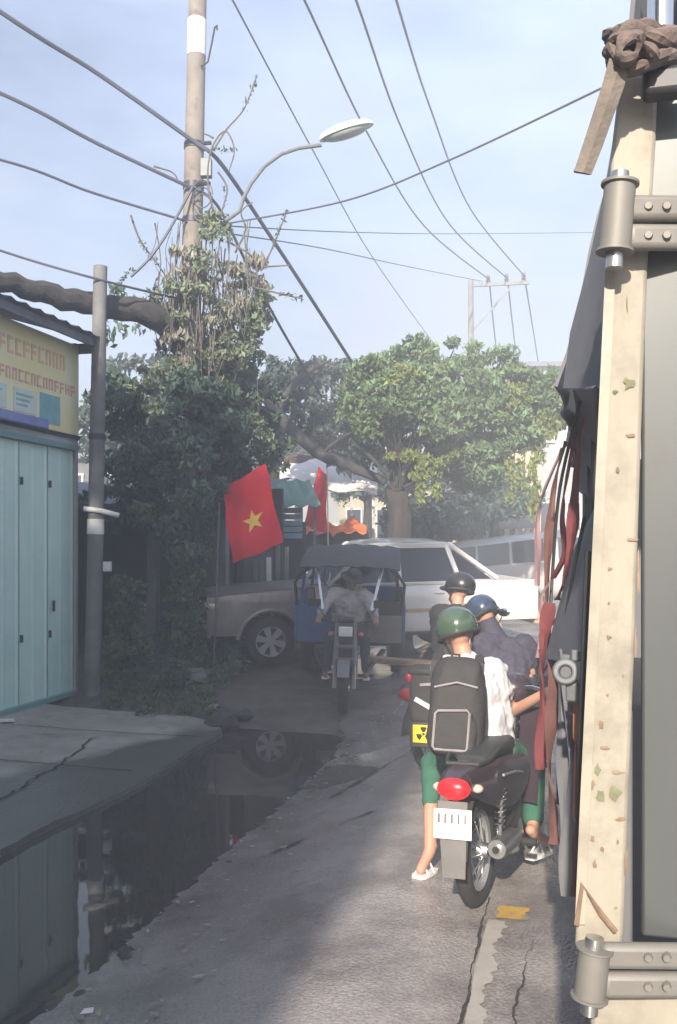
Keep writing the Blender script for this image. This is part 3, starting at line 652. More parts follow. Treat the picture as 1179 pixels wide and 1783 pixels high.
cl = [blob(520, 690, 19.5, .7, .5), blob(580, 680, 19.8, .8, .55), blob(610, 740, 20, .7, .5), blob(540, 750, 20, .7, .5), blob(560, 650, 20, .5, .3), blob(490, 660, 19.6, .5, .4), blob(630, 790, 20.4, .6, .4)]
V, Fa = leaves(clump(cl, 17, .22, 100, 8), .15, .4, seed=8); mesh_np('crown', V, Fa, 'leaf_blue', dt)
# shaded tree by the shophouse, with the heavy limb reaching over its roof
lt = thing('shade_tree', 'dense shaded tree with a heavy dark limb reaching over the shophouse roof', 'tree')
lB = P(345, 1140, 14.3); lB.z = gz(lB)
limbs([([lB, P(350, 980, 14.1), P(365, 800, 13.9), P(345, 640, 13.6), P(300, 575, 13.2), P(262, 546, 12.9), P(180, 532, 12.5), P(90, 515, 12.0), P(0, 488, 11.5), P(-140, 450, 10.9)], .27, .11),
       ([P(360, 800, 13.9), P(300, 740, 14.2), P(240, 700, 14.6)], .1, .03), ([P(362, 790, 13.9), P(420, 700, 14.3), P(440, 640, 14.5)], .1, .03),
       ([P(350, 690, 13.7), P(390, 640, 13.9), P(420, 590, 14)], .07, .02)]).build('trunk', 'bark_dark', lt)
cl = [blob(240, 730, 14, .6, .5), blob(300, 770, 13.8, .6, .5), blob(370, 760, 13.9, .7, .6), blob(420, 700, 14.3, .6, .6), blob(250, 830, 13.7, .65, .5), blob(330, 850, 13.6, .6, .5), blob(400, 650, 14.3, .4, .3), blob(440, 770, 14.6, .5, .5), blob(350, 690, 14.1, .5, .5), blob(205, 880, 14, .4, .4), blob(300, 900, 14, .6, .35), blob(395, 840, 14.3, .5, .5), blob(215, 690, 14.6, .5, .3), blob(450, 690, 14.8, .4, .5), blob(340, 690, 12.8, .35, .35), blob(330, 780, 12.75, .4, .4), blob(350, 870, 12.8, .35, .4), blob(310, 940, 12.9, .3, .3), blob(280, 780, 12.9, .4, .4), blob(390, 720, 13, .35, .35)]
V, Fa = leaves(clump(cl, 13, .19, 95, 11), .13, .5, seed=11); mesh_np('crown', V, Fa, 'leaf_dark', lt)
cl = [blob(270, 690, 14.4, .35, .3), blob(380, 610, 14, .35, .3), blob(290, 640, 14.6, .4, .3), blob(430, 600, 14.2, .3, .3), blob(250, 720, 13.6, .5, .4), blob(390, 690, 13.5, .5, .4), blob(300, 800, 13.2, .5, .4), blob(430, 760, 14, .4, .4), blob(240, 860, 13.3, .4, .4)]
V, Fa = leaves(clump(cl, 10, .13, 50, 12), .11, .5, seed=12); mesh_np('outer_leaves', V, Fa, 'leaf_vine', lt)
sprig = []
for i in range(30):
    x = random.uniform(170, 330); y = random.uniform(500, 700); sprig.append((P(x, y, 13.4), (.12, .12, .16), 16))
V, Fa = leaves(sprig, .12, 1., seed=13); mesh_np('sprigs', V, Fa, 'leaf_dark', lt)['kind'] = 'stuff'
# dry vines on the utility pole
vn = thing('climbing_vine', 'tangle of dry climbing vine and leaves wrapped round the utility pole', 'vine')
vp = []
for i in range(120):
    x = random.uniform(268, 440) if i % 3 else random.uniform(310, 385); y0 = random.uniform(380, 560); y1 = y0 + random.uniform(50, 200); d = 13.15 + random.uniform(-.35, .4)
    vp.append(([P(x, y0, d), P(x + random.uniform(-12, 12), (y0 + y1) / 2, d + random.uniform(-.1, .1)), P(x + random.uniform(-24, 24), y1, d)], random.uniform(.005, .012), .004))
for pts in ([(372, 262), (395, 225), (425, 190), (445, 137)], [(455, 470), (475, 430), (500, 368)], [(228, 375), (245, 420), (275, 460), (300, 500)], [(440, 500), (490, 512), (525, 520)], [(460, 465), (505, 462)], [(375, 380), (362, 320), (368, 260), (392, 228), (408, 260), (398, 300)], [(380, 300), (396, 330), (385, 380), (402, 420)], [(372, 240), (355, 232)], [(410, 440), (428, 400), (420, 370), (440, 352)], [(268, 290), (300, 300), (312, 318)], [(395, 420), (445, 455), (440, 520)]):
    vp.append(([P(x, y, 13.1) for x, y in pts], .017, .009))
limbs(vp, 5).build('stems', 'dry_vine', vn)
cl = [blob(330, 480, 13.2, .35, .45), blob(380, 520, 13.2, .45, .5), blob(430, 530, 13.4, .35, .4), blob(300, 560, 13.3, .35, .5), blob(360, 600, 13.2, .5, .4), blob(440, 480, 13.4, .25, .25)]
V, Fa = leaves(clump(cl, 11, .1, 30, 15), .13, 1.4, seed=15); mesh_np('dry_leaves', V, Fa, 'leaf_dry', vn)
cl = [blob(400, 560, 13.3, .35, .35), blob(445, 520, 13.4, .3, .35), blob(390, 480, 13.4, .3, .3), blob(420, 600, 13.4, .4, .3), blob(330, 620, 13.3, .4, .3), blob(300, 520, 13.1, .3, .35), blob(350, 540, 12.95, .35, .4), blob(345, 450, 13.0, .2, .25), blob(375, 400, 13.1, .18, .25), blob(440, 570, 13.2, .3, .35)]
V, Fa = leaves(clump(cl, 10, .11, 38, 16), .1, .6, seed=16); mesh_np('green_leaves', V, Fa, 'leaf_vine', vn)
tw = []
for pts in ([(425, 190), (445, 137)], [(475, 430), (500, 368)], [(245, 420), (275, 460)], [(490, 512), (525, 520)], [(372, 262), (408, 260)], [(390, 330), (402, 420)], [(230, 470), (200, 500)]):
    for k in range(7):
        u = k / 6; tw.append((P(pts[0][0] + (pts[1][0] - pts[0][0]) * u, pts[0][1] + (pts[1][1] - pts[0][1]) * u, 13.1), (.05, .05, .05), 4))
V, Fa = leaves(tw, .07, .6, seed=17); mesh_np('buds', V, Fa, 'leaf_dark', vn)['kind'] = 'stuff'
# hedge columns
def column(label, x, y0, y1, w, D, seed):
    g0 = P(x, y1, D); g0.z = gz(g0); h = thing('columnar_shrub', label, 'shrub', group='columnar shrubs beside the shed')
    limbs([([g0, P(x, (y0 + y1) / 2, D), P(x - 4, y0 + 20, D)], .05, .02), ([g0, P(x + 12, (y0 + y1) / 2, D), P(x + 14, y0 + 40, D)], .03, .01)], 6).build('stem', 'bark_dark', h)
    cl = [blob(x + random.uniform(-6, 6), y0 + (y1 - y0) * (k + .5) / 7, D, w, .22) for k in range(7)]
    V, Fa = leaves(clump(cl, 12, .1, 60, seed), .075, .3, 1.6, seed=seed); mesh_np('foliage', V, Fa, 'leaf_hedge', h)
column('narrow leafy shrub column right beside the short grey pole', 216, 1010, 1225, .27, 12.3, 21)
column('narrow leafy shrub column between the shed post and the pickup', 325, 985, 1190, .27, 13.0, 22)
# low weeds and stones of the verge
wl = []
for i in range(60):
    x = random.uniform(185, 400); y = random.uniform(1185, 1245); D = 2.0 * F / (y - HY); p = P(x, y, D); p.z = gz(p) + random.uniform(.0, .12); wl.append((p, (.13, .13, .09), 26))
V, Fa = leaves(wl, .08, -.3, 2.6, seed=25); tag(mesh_np('weeds', V, Fa, 'leaf_hedge'), 'low dark weeds covering the verge beside the pavement', 'weeds', kind='stuff')
vw = []
for i in range(70):
    x = random.uniform(250, 420); y = random.uniform(1120, 1200); D = 1.85 * F / (y - HY); p = P(x, y, D); p.z = gz(p) + random.uniform(.0, .35); vw.append((p, (.16, .16, .16), 34))
V, Fa = leaves(vw, .09, .1, 2.0, seed=26); tag(mesh_np('undergrowth', V, Fa, 'leaf_dark'), 'dark tangled undergrowth at the foot of the shed', 'undergrowth', kind='stuff')
def rock(p, r, label, m='grey_concrete', sq=.6):
    b = MB(); b.ell((0, 0, 0), (r, r * .8, r * sq), 10, 7); g = random.Random(int(r * 1e5 + p[0] * 100))
    b.v = [tuple(Vector(v) * (1 + g.uniform(-.18, .18))) for v in b.v]
    o = b.build('rock', m, angle=25); o.location = p; o.location.z = gz(p) + r * sq * .35; o.rotation_euler = (g.uniform(-.2, .2), g.uniform(-.2, .2), g.uniform(0, 6))
    return tag(o, label, 'rock', 'stones on the verge')
rock(P(348, 1185, 12.6), .2, 'flat pale stone slab lying in the weeds by the shed'); rock(P(275, 1185, 12.6), .11, 'small grey stone under the columnar shrubs')
rock(P(385, 1245, 10.6), .2, 'dark boulder at the far tip of the pavement', 'dark_wall', .75); rock(P(425, 1225, 10.9), .12, 'dark stone between the boulder and the three-wheeler', 'dark_wall')
rock(P(372, 1222, 11.2), .1, 'pale broken stone behind the dark boulder', 'concrete')
# broken asphalt crumbs along the gutter
for i in range(26):
    s = random.uniform(3.2, 9.3); t = -2.33 + random.uniform(-.16, .12); p = st(s, t); r = random.uniform(.018, .05)
    rock(p, r, 'lump of broken asphalt at the ragged gutter edge of the road', 'dark_wall', .6)['group'] = 'asphalt lumps along the gutter'
o = MB().add([(-.03, -.02, 0), (.03, -.015, .006), (.025, .02, .012), (-.02, .025, .003), (0, 0, .016)], [(0, 1, 4), (1, 2, 4), (2, 3, 4), (3, 0, 4), (0, 3, 2, 1)]).build('paper_scrap', 'white_paint'); o.location = P(152, 1742, 4.1); o.location.z = gz(o.location) + .02
tag(o, 'tiny white scrap on the asphalt at the near end of the puddle', 'litter')
# ------------------------------------------------------------------ dark open shed in the trees
sB = P(250, 1120, 15.2); sB.z = gz(sB)
hd_ = thing('garden_shed', 'dark open-fronted shed with a grey post half hidden by shrubs and trees', 'shed', sB, RA)
MB().box((-.2, 1.6, 1.35), (4.2, .1, 2.7)).build('back_wall', 'dark_wall', hd_)
MB().box((-2.3, .6, 1.35), (.1, 2.0, 2.7)).build('side_wall', 'dark_wall', hd_)
MB().box((1.7, .8, 1.2), (.1, 1.5, 2.4)).build('side_wall', 'dark_wall', hd_)
for x in (-2.2, .42, 1.6): MB().box((x, -.5, 1.2), (.16, .16, 2.5)).build('post', 'grey_concrete', hd_, bevel=.01)
rows = [[(-2.6 + 4.6 * k / 40, y, z + .02 * math.cos(k * 1.6)) for y, z in ((-.95, 2.35), (.5, 2.65), (1.9, 2.9))] for k in range(41)]
MB().sheet(rows, .006).build('roof', 'roof_metal', hd_)
MB().box((.05, -.4, .72), (.36, .2, .05)).build('ledge', 'white_paint', hd_, bevel=.008)
MB().box((.05, -.38, .35), (.5, .12, .68)).build('low_wall', 'grey_concrete', hd_, bevel=.01)
# ------------------------------------------------------------------ flags
def flag(name, label, tl, tr_, br, bl, D, pole, star=True, amp=.05):
    f0 = Vector(pole[0]); r_ = thing(name, label, 'flag', f0)
    c4 = [P(*p, D) - f0 for p in (tl, tr_, br, bl)]
    MB().tube([Vector((0, 0, 0)), Vector(pole[1]) - f0], .013, 8).build('flagpole', 'galv' if star else 'white_paint', r_)
    nrm = Vector((0, -1, 0))
    def S(u, v):
        a = c4[0].lerp(c4[1], u); b2 = c4[3].lerp(c4[2], u); p = a.lerp(b2, v)
        return p + Vector((.012 * math.sin(9 * v), amp * (math.sin(u * 8 + v * 3) + .6 * math.sin(v * 7 - u * 3)), .014 * math.sin(u * 9)))
    MB().sheet([[S(i / 24, j / 30) for j in range(31)] for i in range(25)], .003).build('cloth', 'flag_red', r_)
    if star:
        vs = []; fs = []; pts = [(.55, .58)]
        for k in range(10):
            a = -math.pi / 2 + k * math.pi / 5; q_ = .22 if k % 2 == 0 else .085; pts.append((.55 + q_ * math.cos(a) * 1.0, .58 + q_ * math.sin(a) * .68))
        # subdivide the ten triangles so that the star follows the waves
        bmv = MB()
        for k in range(10):
            A, B, C = pts[0], pts[1 + k], pts[1 + (k + 1) % 10]
            for i in range(4):
                for j in range(4 - i):
                    def bc(i, j): x = i / 4; y = j / 4; return (A[0] + (B[0] - A[0]) * x + (C[0] - A[0]) * y, A[1] + (B[1] - A[1]) * x + (C[1] - A[1]) * y)
                    tri = [bc(i, j), bc(i + 1, j), bc(i, j + 1)]; bmv.add([S(*q_) + nrm * .012 for q_ in tri], [(0, 1, 2)])
                    if i + j < 3: tri = [bc(i + 1, j), bc(i + 1, j + 1), bc(i, j + 1)]; bmv.add([S(*q_) + nrm * .012 for q_ in tri], [(0, 1, 2)])
        bmv.build('star', 'flag_yellow', r_, smooth=False)
    return r_
p0 = P(372, 1090, 12.9); p0.z = gz(p0)
flag('red_flag', 'red flag with a yellow star flying beside the shaded tree', (386, 852), (462, 808), (493, 945), (405, 982), 12.7, (p0, P(383, 842, 12.75)), True, .045)
p0 = P(573, 950, 18.2); p0.z = gz(p0)
flag('red_flag', 'small red flag on a white staff in front of the white awning', (555, 812), (570, 830), (568, 930), (528, 915), 18.2, (p0, P(570, 815, 18.2)), False, .05)
# ------------------------------------------------------------------ stalls beyond the flag
def local(root): return lambda x, y, d: P(x, y, d) - root.location
k0 = P(505, 950, 17); k0.z = gz(k0)
ki = thing('market_kiosk', 'little market kiosk with a green sheet roof and pale blue wall', 'kiosk', k0); q = local(ki)
MB().sheet([[q(448 + 90 * i / 12, 836 + 3 * math.sin(i * 1.9), 17.8), q(470 + 88 * i / 12, 880 + 3 * math.sin(i * 1.9), 16.6)] for i in range(13)], .02).build('roof', 'roof_green', ki)
for i in range(5): MB().box(q(503, 889 + i * 11, 17.1), (.5, .04, .1)).build('plank', 'wall_blue', ki, bevel=.006)
MB().box(q(505, 960, 17.3), (.6, .3, 1.1)).build('counter', 'dark_wall', ki)
for x in (466, 548): MB().bar(Vector((q(x, 900, 17).x, 0, 0)), q(x, 880, 17), .05).build('post', 'galv', ki)
a0 = P(575, 950, 21); a0.z = gz(a0)
aw = thing('canopy', 'white canvas canopy on thin posts over the market stalls', 'canopy', a0); q = local(aw)
MB().sheet([[q(488 + 168 * i / 10, 800 + 4 * math.sin(i), 22.5), q(487 + 170 * i / 10, 828 + 5 * math.sin(i * 1.3) + i * .8, 21), q(487 + 170 * i / 10, 842 + 4 * math.sin(i * 1.3) + 1.8 * i, 20.2)] for i in range(11)], .01).build('canvas', 'canvas_white', aw)
for x in (495, 612, 650): MB().bar(Vector((q(x, 900, 20.4).x, q(x, 900, 20.4).y, 0)), q(x, 850, 20.4), .06).build('post', 'white_paint', aw)
MB().sheet([[q(484 + 7.5 * i, 790 + 6 * abs(i - 5) / 5, 22.8), q(480 + 8.3 * i, 806, 22.3)] for i in range(11)], .02).build('ridge_roof', 'brown_wood', aw)
t0 = P(585, 950, 19.5); t0.z = gz(t0)
stl = thing('market_stall', 'low market stall draped with a crumpled bright orange tarpaulin', 'stall', t0); q = local(stl)
g = random.Random(4)
MB().sheet([[q(522 + 116 * i / 20, 908 + 9 * math.sin(i * .7) + g.uniform(-3, 3), 20), q(522 + 116 * i / 20, 918 + 5 * math.sin(i * .9) + g.uniform(-3, 3), 19.3), q(522 + 116 * i / 20, 928 + 4 * math.sin(i * 1.4) + g.uniform(-3, 3), 19)] for i in range(21)], .01).build('tarpaulin', 'orange_tarp', stl)
MB().box(q(580, 960, 19.6), (1.5, .6, .85)).build('table', 'dark_wall', stl)
for x in (525, 636): MB().bar(Vector((q(x, 900, 19.4).x, q(x, 900, 19.4).y, 0)), q(x, 915, 19.4), .05).build('post', 'galv', stl)
f0 = P(445, 1040, 15.2); f0.z = gz(f0)
fe = thing('picket_fence', 'weathered fence of uneven pale pickets behind the pickup bonnet', 'fence', f0); q = local(fe)
for i, x in enumerate((402, 416, 431, 444, 457, 470, 484, 497)):
    top = q(x, 960 + random.uniform(-12, 14), 15.2); MB().bar((top.x, top.y, -.05), (top.x + random.uniform(-.03, .03), top.y, top.z), .055 + random.uniform(0, .03), .03).build('picket', 'white_paint' if i in (2, 5) else 'grey_concrete', fe)
for z in (.3, .7): MB().bar((q(398, 0, 15.2).x, .05, z), (q(502, 0, 15.2).x, .05, z), .05, .03).build('rail', 'grey_concrete', fe)
# ------------------------------------------------------------------ far buildings and trees closing the view
def house(label, x0, x1, ytop, D, depth, m, rows_, cols, roofm='roof_metal', win=True):
    a = P(x0, ytop, D); b2 = P(x1, ytop, D); base = (a + b2) / 2; top = base.z; g0 = Vector((base.x, D, gz((base.x, D)))); w_ = b2.x - a.x; h = top - g0.z
    r_ = thing('house', label, 'building', g0)
    MB().box((0, depth / 2, h / 2), (w_, depth, h)).build('wall', m, r_)
    MB().box((0, depth / 2, h + .09), (w_ + .5, depth + .5, .18)).build('roof', roofm, r_, bevel=.02)
    for i in range(rows_):
        for j in range(cols):
            c = Vector((-w_ / 2 + w_ * (j + .5) / cols, -.03, h * (i + .55) / rows_)); ww = w_ / cols * .5; hh = h / rows_ * .45
            f_ = MB(); f_.box(c + Vector((0, 0, hh / 2)), (ww + .1, .1, .07)); f_.box(c - Vector((0, 0, hh / 2)), (ww + .16, .16, .07)); f_.box(c + Vector((ww / 2, 0, 0)), (.07, .1, hh - .08)); f_.box(c - Vector((ww / 2, 0, 0)), (.07, .1, hh - .08))
            fo_ = f_.build('window', 'white_paint', r_); MB().box(c + Vector((0, .01, 0)), (ww - .05, .06, hh - .06)).build('pane', 'window_glass', fo_)
    return r_, w_, h
r_, w_, h = house('cream building with tall pilasters behind the parked van', 790, 935, 780, 29, 7, 'cream_wall', 1, 1)
for k in range(9): MB().box((-w_ / 2 + w_ * k / 8, -.12, h / 2), (.16, .24, h - .02)).build('pilaster', 'cream_wall', r_, bevel=.01)
house('pale two-storey house seen beneath the truck tarpaulin', 925, 1120, 640, 34, 8, 'pale_wall', 2, 4)
house('grey block of flats far behind the dark trees', 380, 600, 770, 44, 9, 'pale_wall', 2, 5)
house('low cream house far off between the tree trunks', 590, 800, 850, 40, 6, 'cream_wall', 1, 4)
house('plain grey house beyond the shed', 90, 380, 800, 30, 6, 'grey_concrete', 2, 4)
house('long low house at the end of the road', 1120, 1700, 800, 40, 6, 'cream_wall', 2, 6)
def far_tree(label, x, D, y, rx, rz, m, seed):
    b0 = P(x, 950, D); b0.z = gz(b0); r_ = thing('far_tree', label, 'tree', group='trees closing the end of the street')
    limbs([([b0, P(x, (950 + y) / 2, D), P(x + 5, y, D)], .2, .08)]).build('trunk', 'bark_dark', r_)
    V, Fa = leaves(clump([blob(x, y, D, rx, rz), blob(x - 30, y + 30, D, rx * .6, rz * .6), blob(x + 28, y + 20, D, rx * .7, rz * .6)], 24, .35, 70, seed), .22, .4, seed=seed); mesh_np('crown', V, Fa, m, r_)
far_tree('dark tree filling the gap below the broad tree, behind the pickup cab', 760, 24, 880, 1.5, .9, 'leaf_blue', 31)
far_tree('dark tree in front of the far flats', 520, 33, 780, 2.2, 1.2, 'leaf_blue', 32)
far_tree('dark bushy tree behind the market canopy', 640, 30, 810, 1.8, 1.1, 'leaf_dark', 33)
far_tree('leafy tree at the corner of the cream building', 860, 25.5, 850, 1.0, .8, 'leaf_dark', 34)
far_tree('tall dark tree beyond the shed roof', 250, 22, 720, 2.0, 1.6, 'leaf_blue', 35)
# low eave in front of the van
e0 = P(862, 950, 26.4); e0.z = gz(e0)
ev = thing('lean_to', 'low dark corrugated lean-to roof behind the parked van', 'shelter', e0); q = local(ev)
MB().sheet([[q(800 + 130 * i / 26, 896, 28), q(798 + 134 * i / 26, 912 + 1.5 * math.cos(i * 2.1), 26.6), q(796 + 136 * i / 26, 920 + 1.5 * math.cos(i * 2.1), 26)] for i in range(27)], .02).build('roof', 'roof_metal', ev)
for x in (802, 926): MB().bar((q(x, 0, 26.3).x, q(x, 0, 26.3).y, 0), q(x, 920, 26.3), .1).build('post', 'cream_wall', ev)
# unseen house added behind the camera to shade the left of the street
hb = thing('shade_house', 'unseen grey house added behind the viewpoint to shade the left of the street', 'building', (-2.67 - 5.81, -6, gz((-11, -6))), RA)
MB().box((0, -4, 6.1), (12, 8, 12.2)).build('wall', 'pale_wall', hb)
MB().box((0, -4, 12.32), (12.4, 8.4, .22)).build('roof', 'roof_metal', hb)
MB().box((-1.5, -4.5, 13.3), (2.4, 2.4, 1.8)).build('roof_shade_box', 'pale_wall', hb); MB().lathe([(0, 12.43), (.7, 12.43), (.7, 13.8), (.5, 14.1), (0, 14.1)], 16, T((3, -2, 0))).build('roof_shade_drum', 'steel', hb)  # unseen rooftop pieces added to make the shadow edge uneven
for i_, (X_, Y_, hh, cl_) in enumerate(((-2.9, -5.2, 6, [((-3.4, -5.2, 9), (1.0, 1.5, 3.0)), ((-3.7, -5.2, 11.8), (1.4, 1.5, 1.3)), ((-3.3, -5.4, 6), (.8, 1.2, 2.0))]), (-7.5, -4.0, 9, [((-7.5, -4, 12.0), (3.2, 1.6, 1.3)), ((-10.5, -4, 11.8), (2.4, 1.6, 1.2)), ((-5, -4.4, 12.1), (2.0, 1.4, 1.2))]))):  # unseen trees added to dapple and soften the edges of the shade
    tb_ = Vector((X_, Y_, gz((X_, Y_)))); tt_ = thing('dapple_tree', ('unseen leafy tree added behind the viewpoint to dapple the road shadow edge' if i_ == 0 else 'unseen spreading tree added behind the viewpoint to break the roofline shadow'), 'tree')
    limbs([([tb_, tb_ + Vector((-.1, 0, hh * .5)), Vector((X_ - .4, Y_, hh))], .28, .16)] + [([Vector((X_ - .3, Y_, hh * .8)), (Vector((X_, Y_, hh)) + Vector(c_)) / 2, Vector(c_)], .1, .03) for c_, r_ in cl_]).build('trunk', 'bark_dark', tt_)
    V, Fa = leaves(clump([(Vector(c_), r_) for c_, r_ in cl_], 34, .42, 60, 50 + i_), .24, .4, seed=50 + i_); mesh_np('crown', V, Fa, 'leaf_green', tt_)
for i in range(3):
    for j in range(4):
        c = Vector((-4.5 + 3 * j, .03, 2 + 3.6 * i)); o = MB().box(c, (1.5, .12, 1.7)).build('window', 'white_paint', hb); MB().box(c + Vector((0, .04, 0)), (1.3, .1, 1.5)).build('pane', 'window_glass', o)
# ------------------------------------------------------------------ wheels
def wheel(parent, c, Rr, w, kind, rimm='alloy', mt=None, spokes=12, side=1):
    """axis along local x; kind 'bike' wire spokes, 'car' six wide spokes"""
    base = T(c) @ (mt or Matrix.Identity(4)); X = base @ AX
    if kind == 'bike':
        o = MB().tori(Rr - w * .55, w * .5, w * .55, 40, 12, X).build('wheel', 'rubber', parent)
        b = MB(); ri = Rr - w * 1.0
        b.lathe([(ri, -.03), (ri - .02, -.022), (ri - .02, .022), (ri, .03), (ri + .012, .02), (ri + .012, -.02)], 36, X, close=True); b.build('rim', rimm, o)
        b = MB(); b.lathe([(0, -.07), (.035, -.07), (.045, -.03), (.045, .03), (.035, .07), (0, .07)], 16, X)
        for k in range(spokes):
            a = 2 * math.pi * k / spokes; s_ = .045 if k % 2 else -.045
            b.tube([base @ Vector((s_, .03 * math.cos(a + .5), .03 * math.sin(a + .5))), base @ Vector((0, (ri - .015) * math.cos(a), (ri - .015) * math.sin(a)))], .0045, 5)
        b.build('spokes', 'steel', o)
    else:
        h = w / 2
        prof = [(Rr * .62, -h), (Rr * .86, -h * 1.04), (Rr * .96, -h * .85), (Rr, -h * .5), (Rr, h * .5), (Rr * .96, h * .85), (Rr * .86, h * 1.04), (Rr * .62, h), (Rr * .6, 0)]
        o = MB().lathe(prof, 44, X, close=True).build('wheel', 'rubber', parent)
        ri = Rr * .62; b = MB(); f = h * .7 * side
        b.lathe([(ri, -h * .9), (ri, h * .9), (ri * .93, h * .9), (ri * .88, 0), (ri * .93, -h * .9)], 40, X, close=True)
        b.lathe([(0, f), (ri * .27, f), (ri * .3, f - .04 * side), (0, f - .05 * side)], 20, X)
        for k in range(6):
            a = 2 * math.pi * k / 6 + .26; d = Vector((0, math.cos(a), math.sin(a))); p_ = Vector((0, -math.sin(a), math.cos(a)))
            poly = [d * ri * .2 + p_ * ri * .13, d * ri * .93 + p_ * ri * .24, d * ri * .93 - p_ * ri * .24, d * ri * .2 - p_ * ri * .13]
            vs = [base @ (q_ + Vector((f - .005 * side, 0, 0))) for q_ in poly] + [base @ (q_ + Vector((f - .05 * side, 0, 0))) for q_ in poly]
            b.add(vs, [(0, 1, 2, 3), (7, 6, 5, 4), (0, 4, 5, 1), (1, 5, 6, 2), (2, 6, 7, 3), (3, 7, 4, 0)])
        b.build('rim', rimm, o, angle=30)
        b = MB().lathe([(0, f - .09 * side), (ri * .9, f - .09 * side)], 24, X); b.build('brake_disc', 'dark_metal', o)
    return o
def settle(root, xy, heading, pts, lean=0., dz=0.):
    """stand a thing on the ground: heading = direction of local +y; pts = local contact points (rear, front, side)"""
    a = math.atan2(heading[0], heading[1]); Rz = Matrix.Rotation(-a, 3, 'Z'); W_ = []
    for p in pts:
        w_ = Rz @ Vector((p[0], p[1], 0)) + Vector((xy[0], xy[1], 0)); w_.z = gz(w_) + .012; W_.append(w_)
    yv = (W_[1] - W_[0]).normalized(); sd_ = (W_[2] - W_[0]) if len(W_) > 2 else Rz @ Vector((1, 0, 0))
    zv = sd_.cross(yv).normalized(); zv = zv if zv.z > 0 else -zv
    xv = yv.cross(zv).normalized(); m3_ = Matrix((xv, yv, zv)).transposed()
    m4 = (m3_ @ Matrix.Rotation(-lean, 3, 'Y')).to_4x4()
    p0 = Vector((pts[0][0], pts[0][1], 0)); m4.translation = W_[0] - (m4.to_3x3() @ p0) + Vector((0, 0, dz))
    root.matrix_world = m4
    root.location = m4.translation; root.rotation_euler = m4.to_euler()
    return m4
# ------------------------------------------------------------------ pickup (local +y forward, x right)
pk = thing('pickup_truck', 'white double-cab pickup standing across the road with its front end toned darker', 'pickup')
HW = .9; FY, RY = 1.62, -1.43; WR = .355
def arch(y):
    z = .0
    for c in (FY, RY):
        d = abs(y - c); r_ = .47
        if d < r_: z = max(z, WR - .02 + math.sqrt(r_ * r_ - d * d))
    return z
def side_skin(mb, y0, y1, n, zbot, ztop, sgn, wf=lambda y: HW):
    rows = []
    for i in range(n + 1):
        y = y0 + (y1 - y0) * i / n; zb = max(zbot(y), arch(y)); zt = ztop(y); r_ = []
        for j in range(9):
            v = j / 8; z = zb + (zt - zb) * v; zn = (z - .4) / .8
            bulge = .045 * (1 - (zn - .5) ** 2 * 4) - .05 * max(0, zn - .75) / .25 + (.012 if .62 < zn < .7 else 0)
            r_.append((sgn * (wf(y) + bulge - .03), y, z))
        rows.append(r_)
    mb.sheet(rows, -.02 * sgn)
nose = lambda y: HW - .14 * max(0, (y - 1.9) / .7) ** 2
sill = lambda y: .40 + (.05 if y > 2.1 else 0)
hood_z = lambda y: 1.10 - .10 * max(0, (y - .95) / 1.6) ** 1.5
bedz = lambda y: 1.13
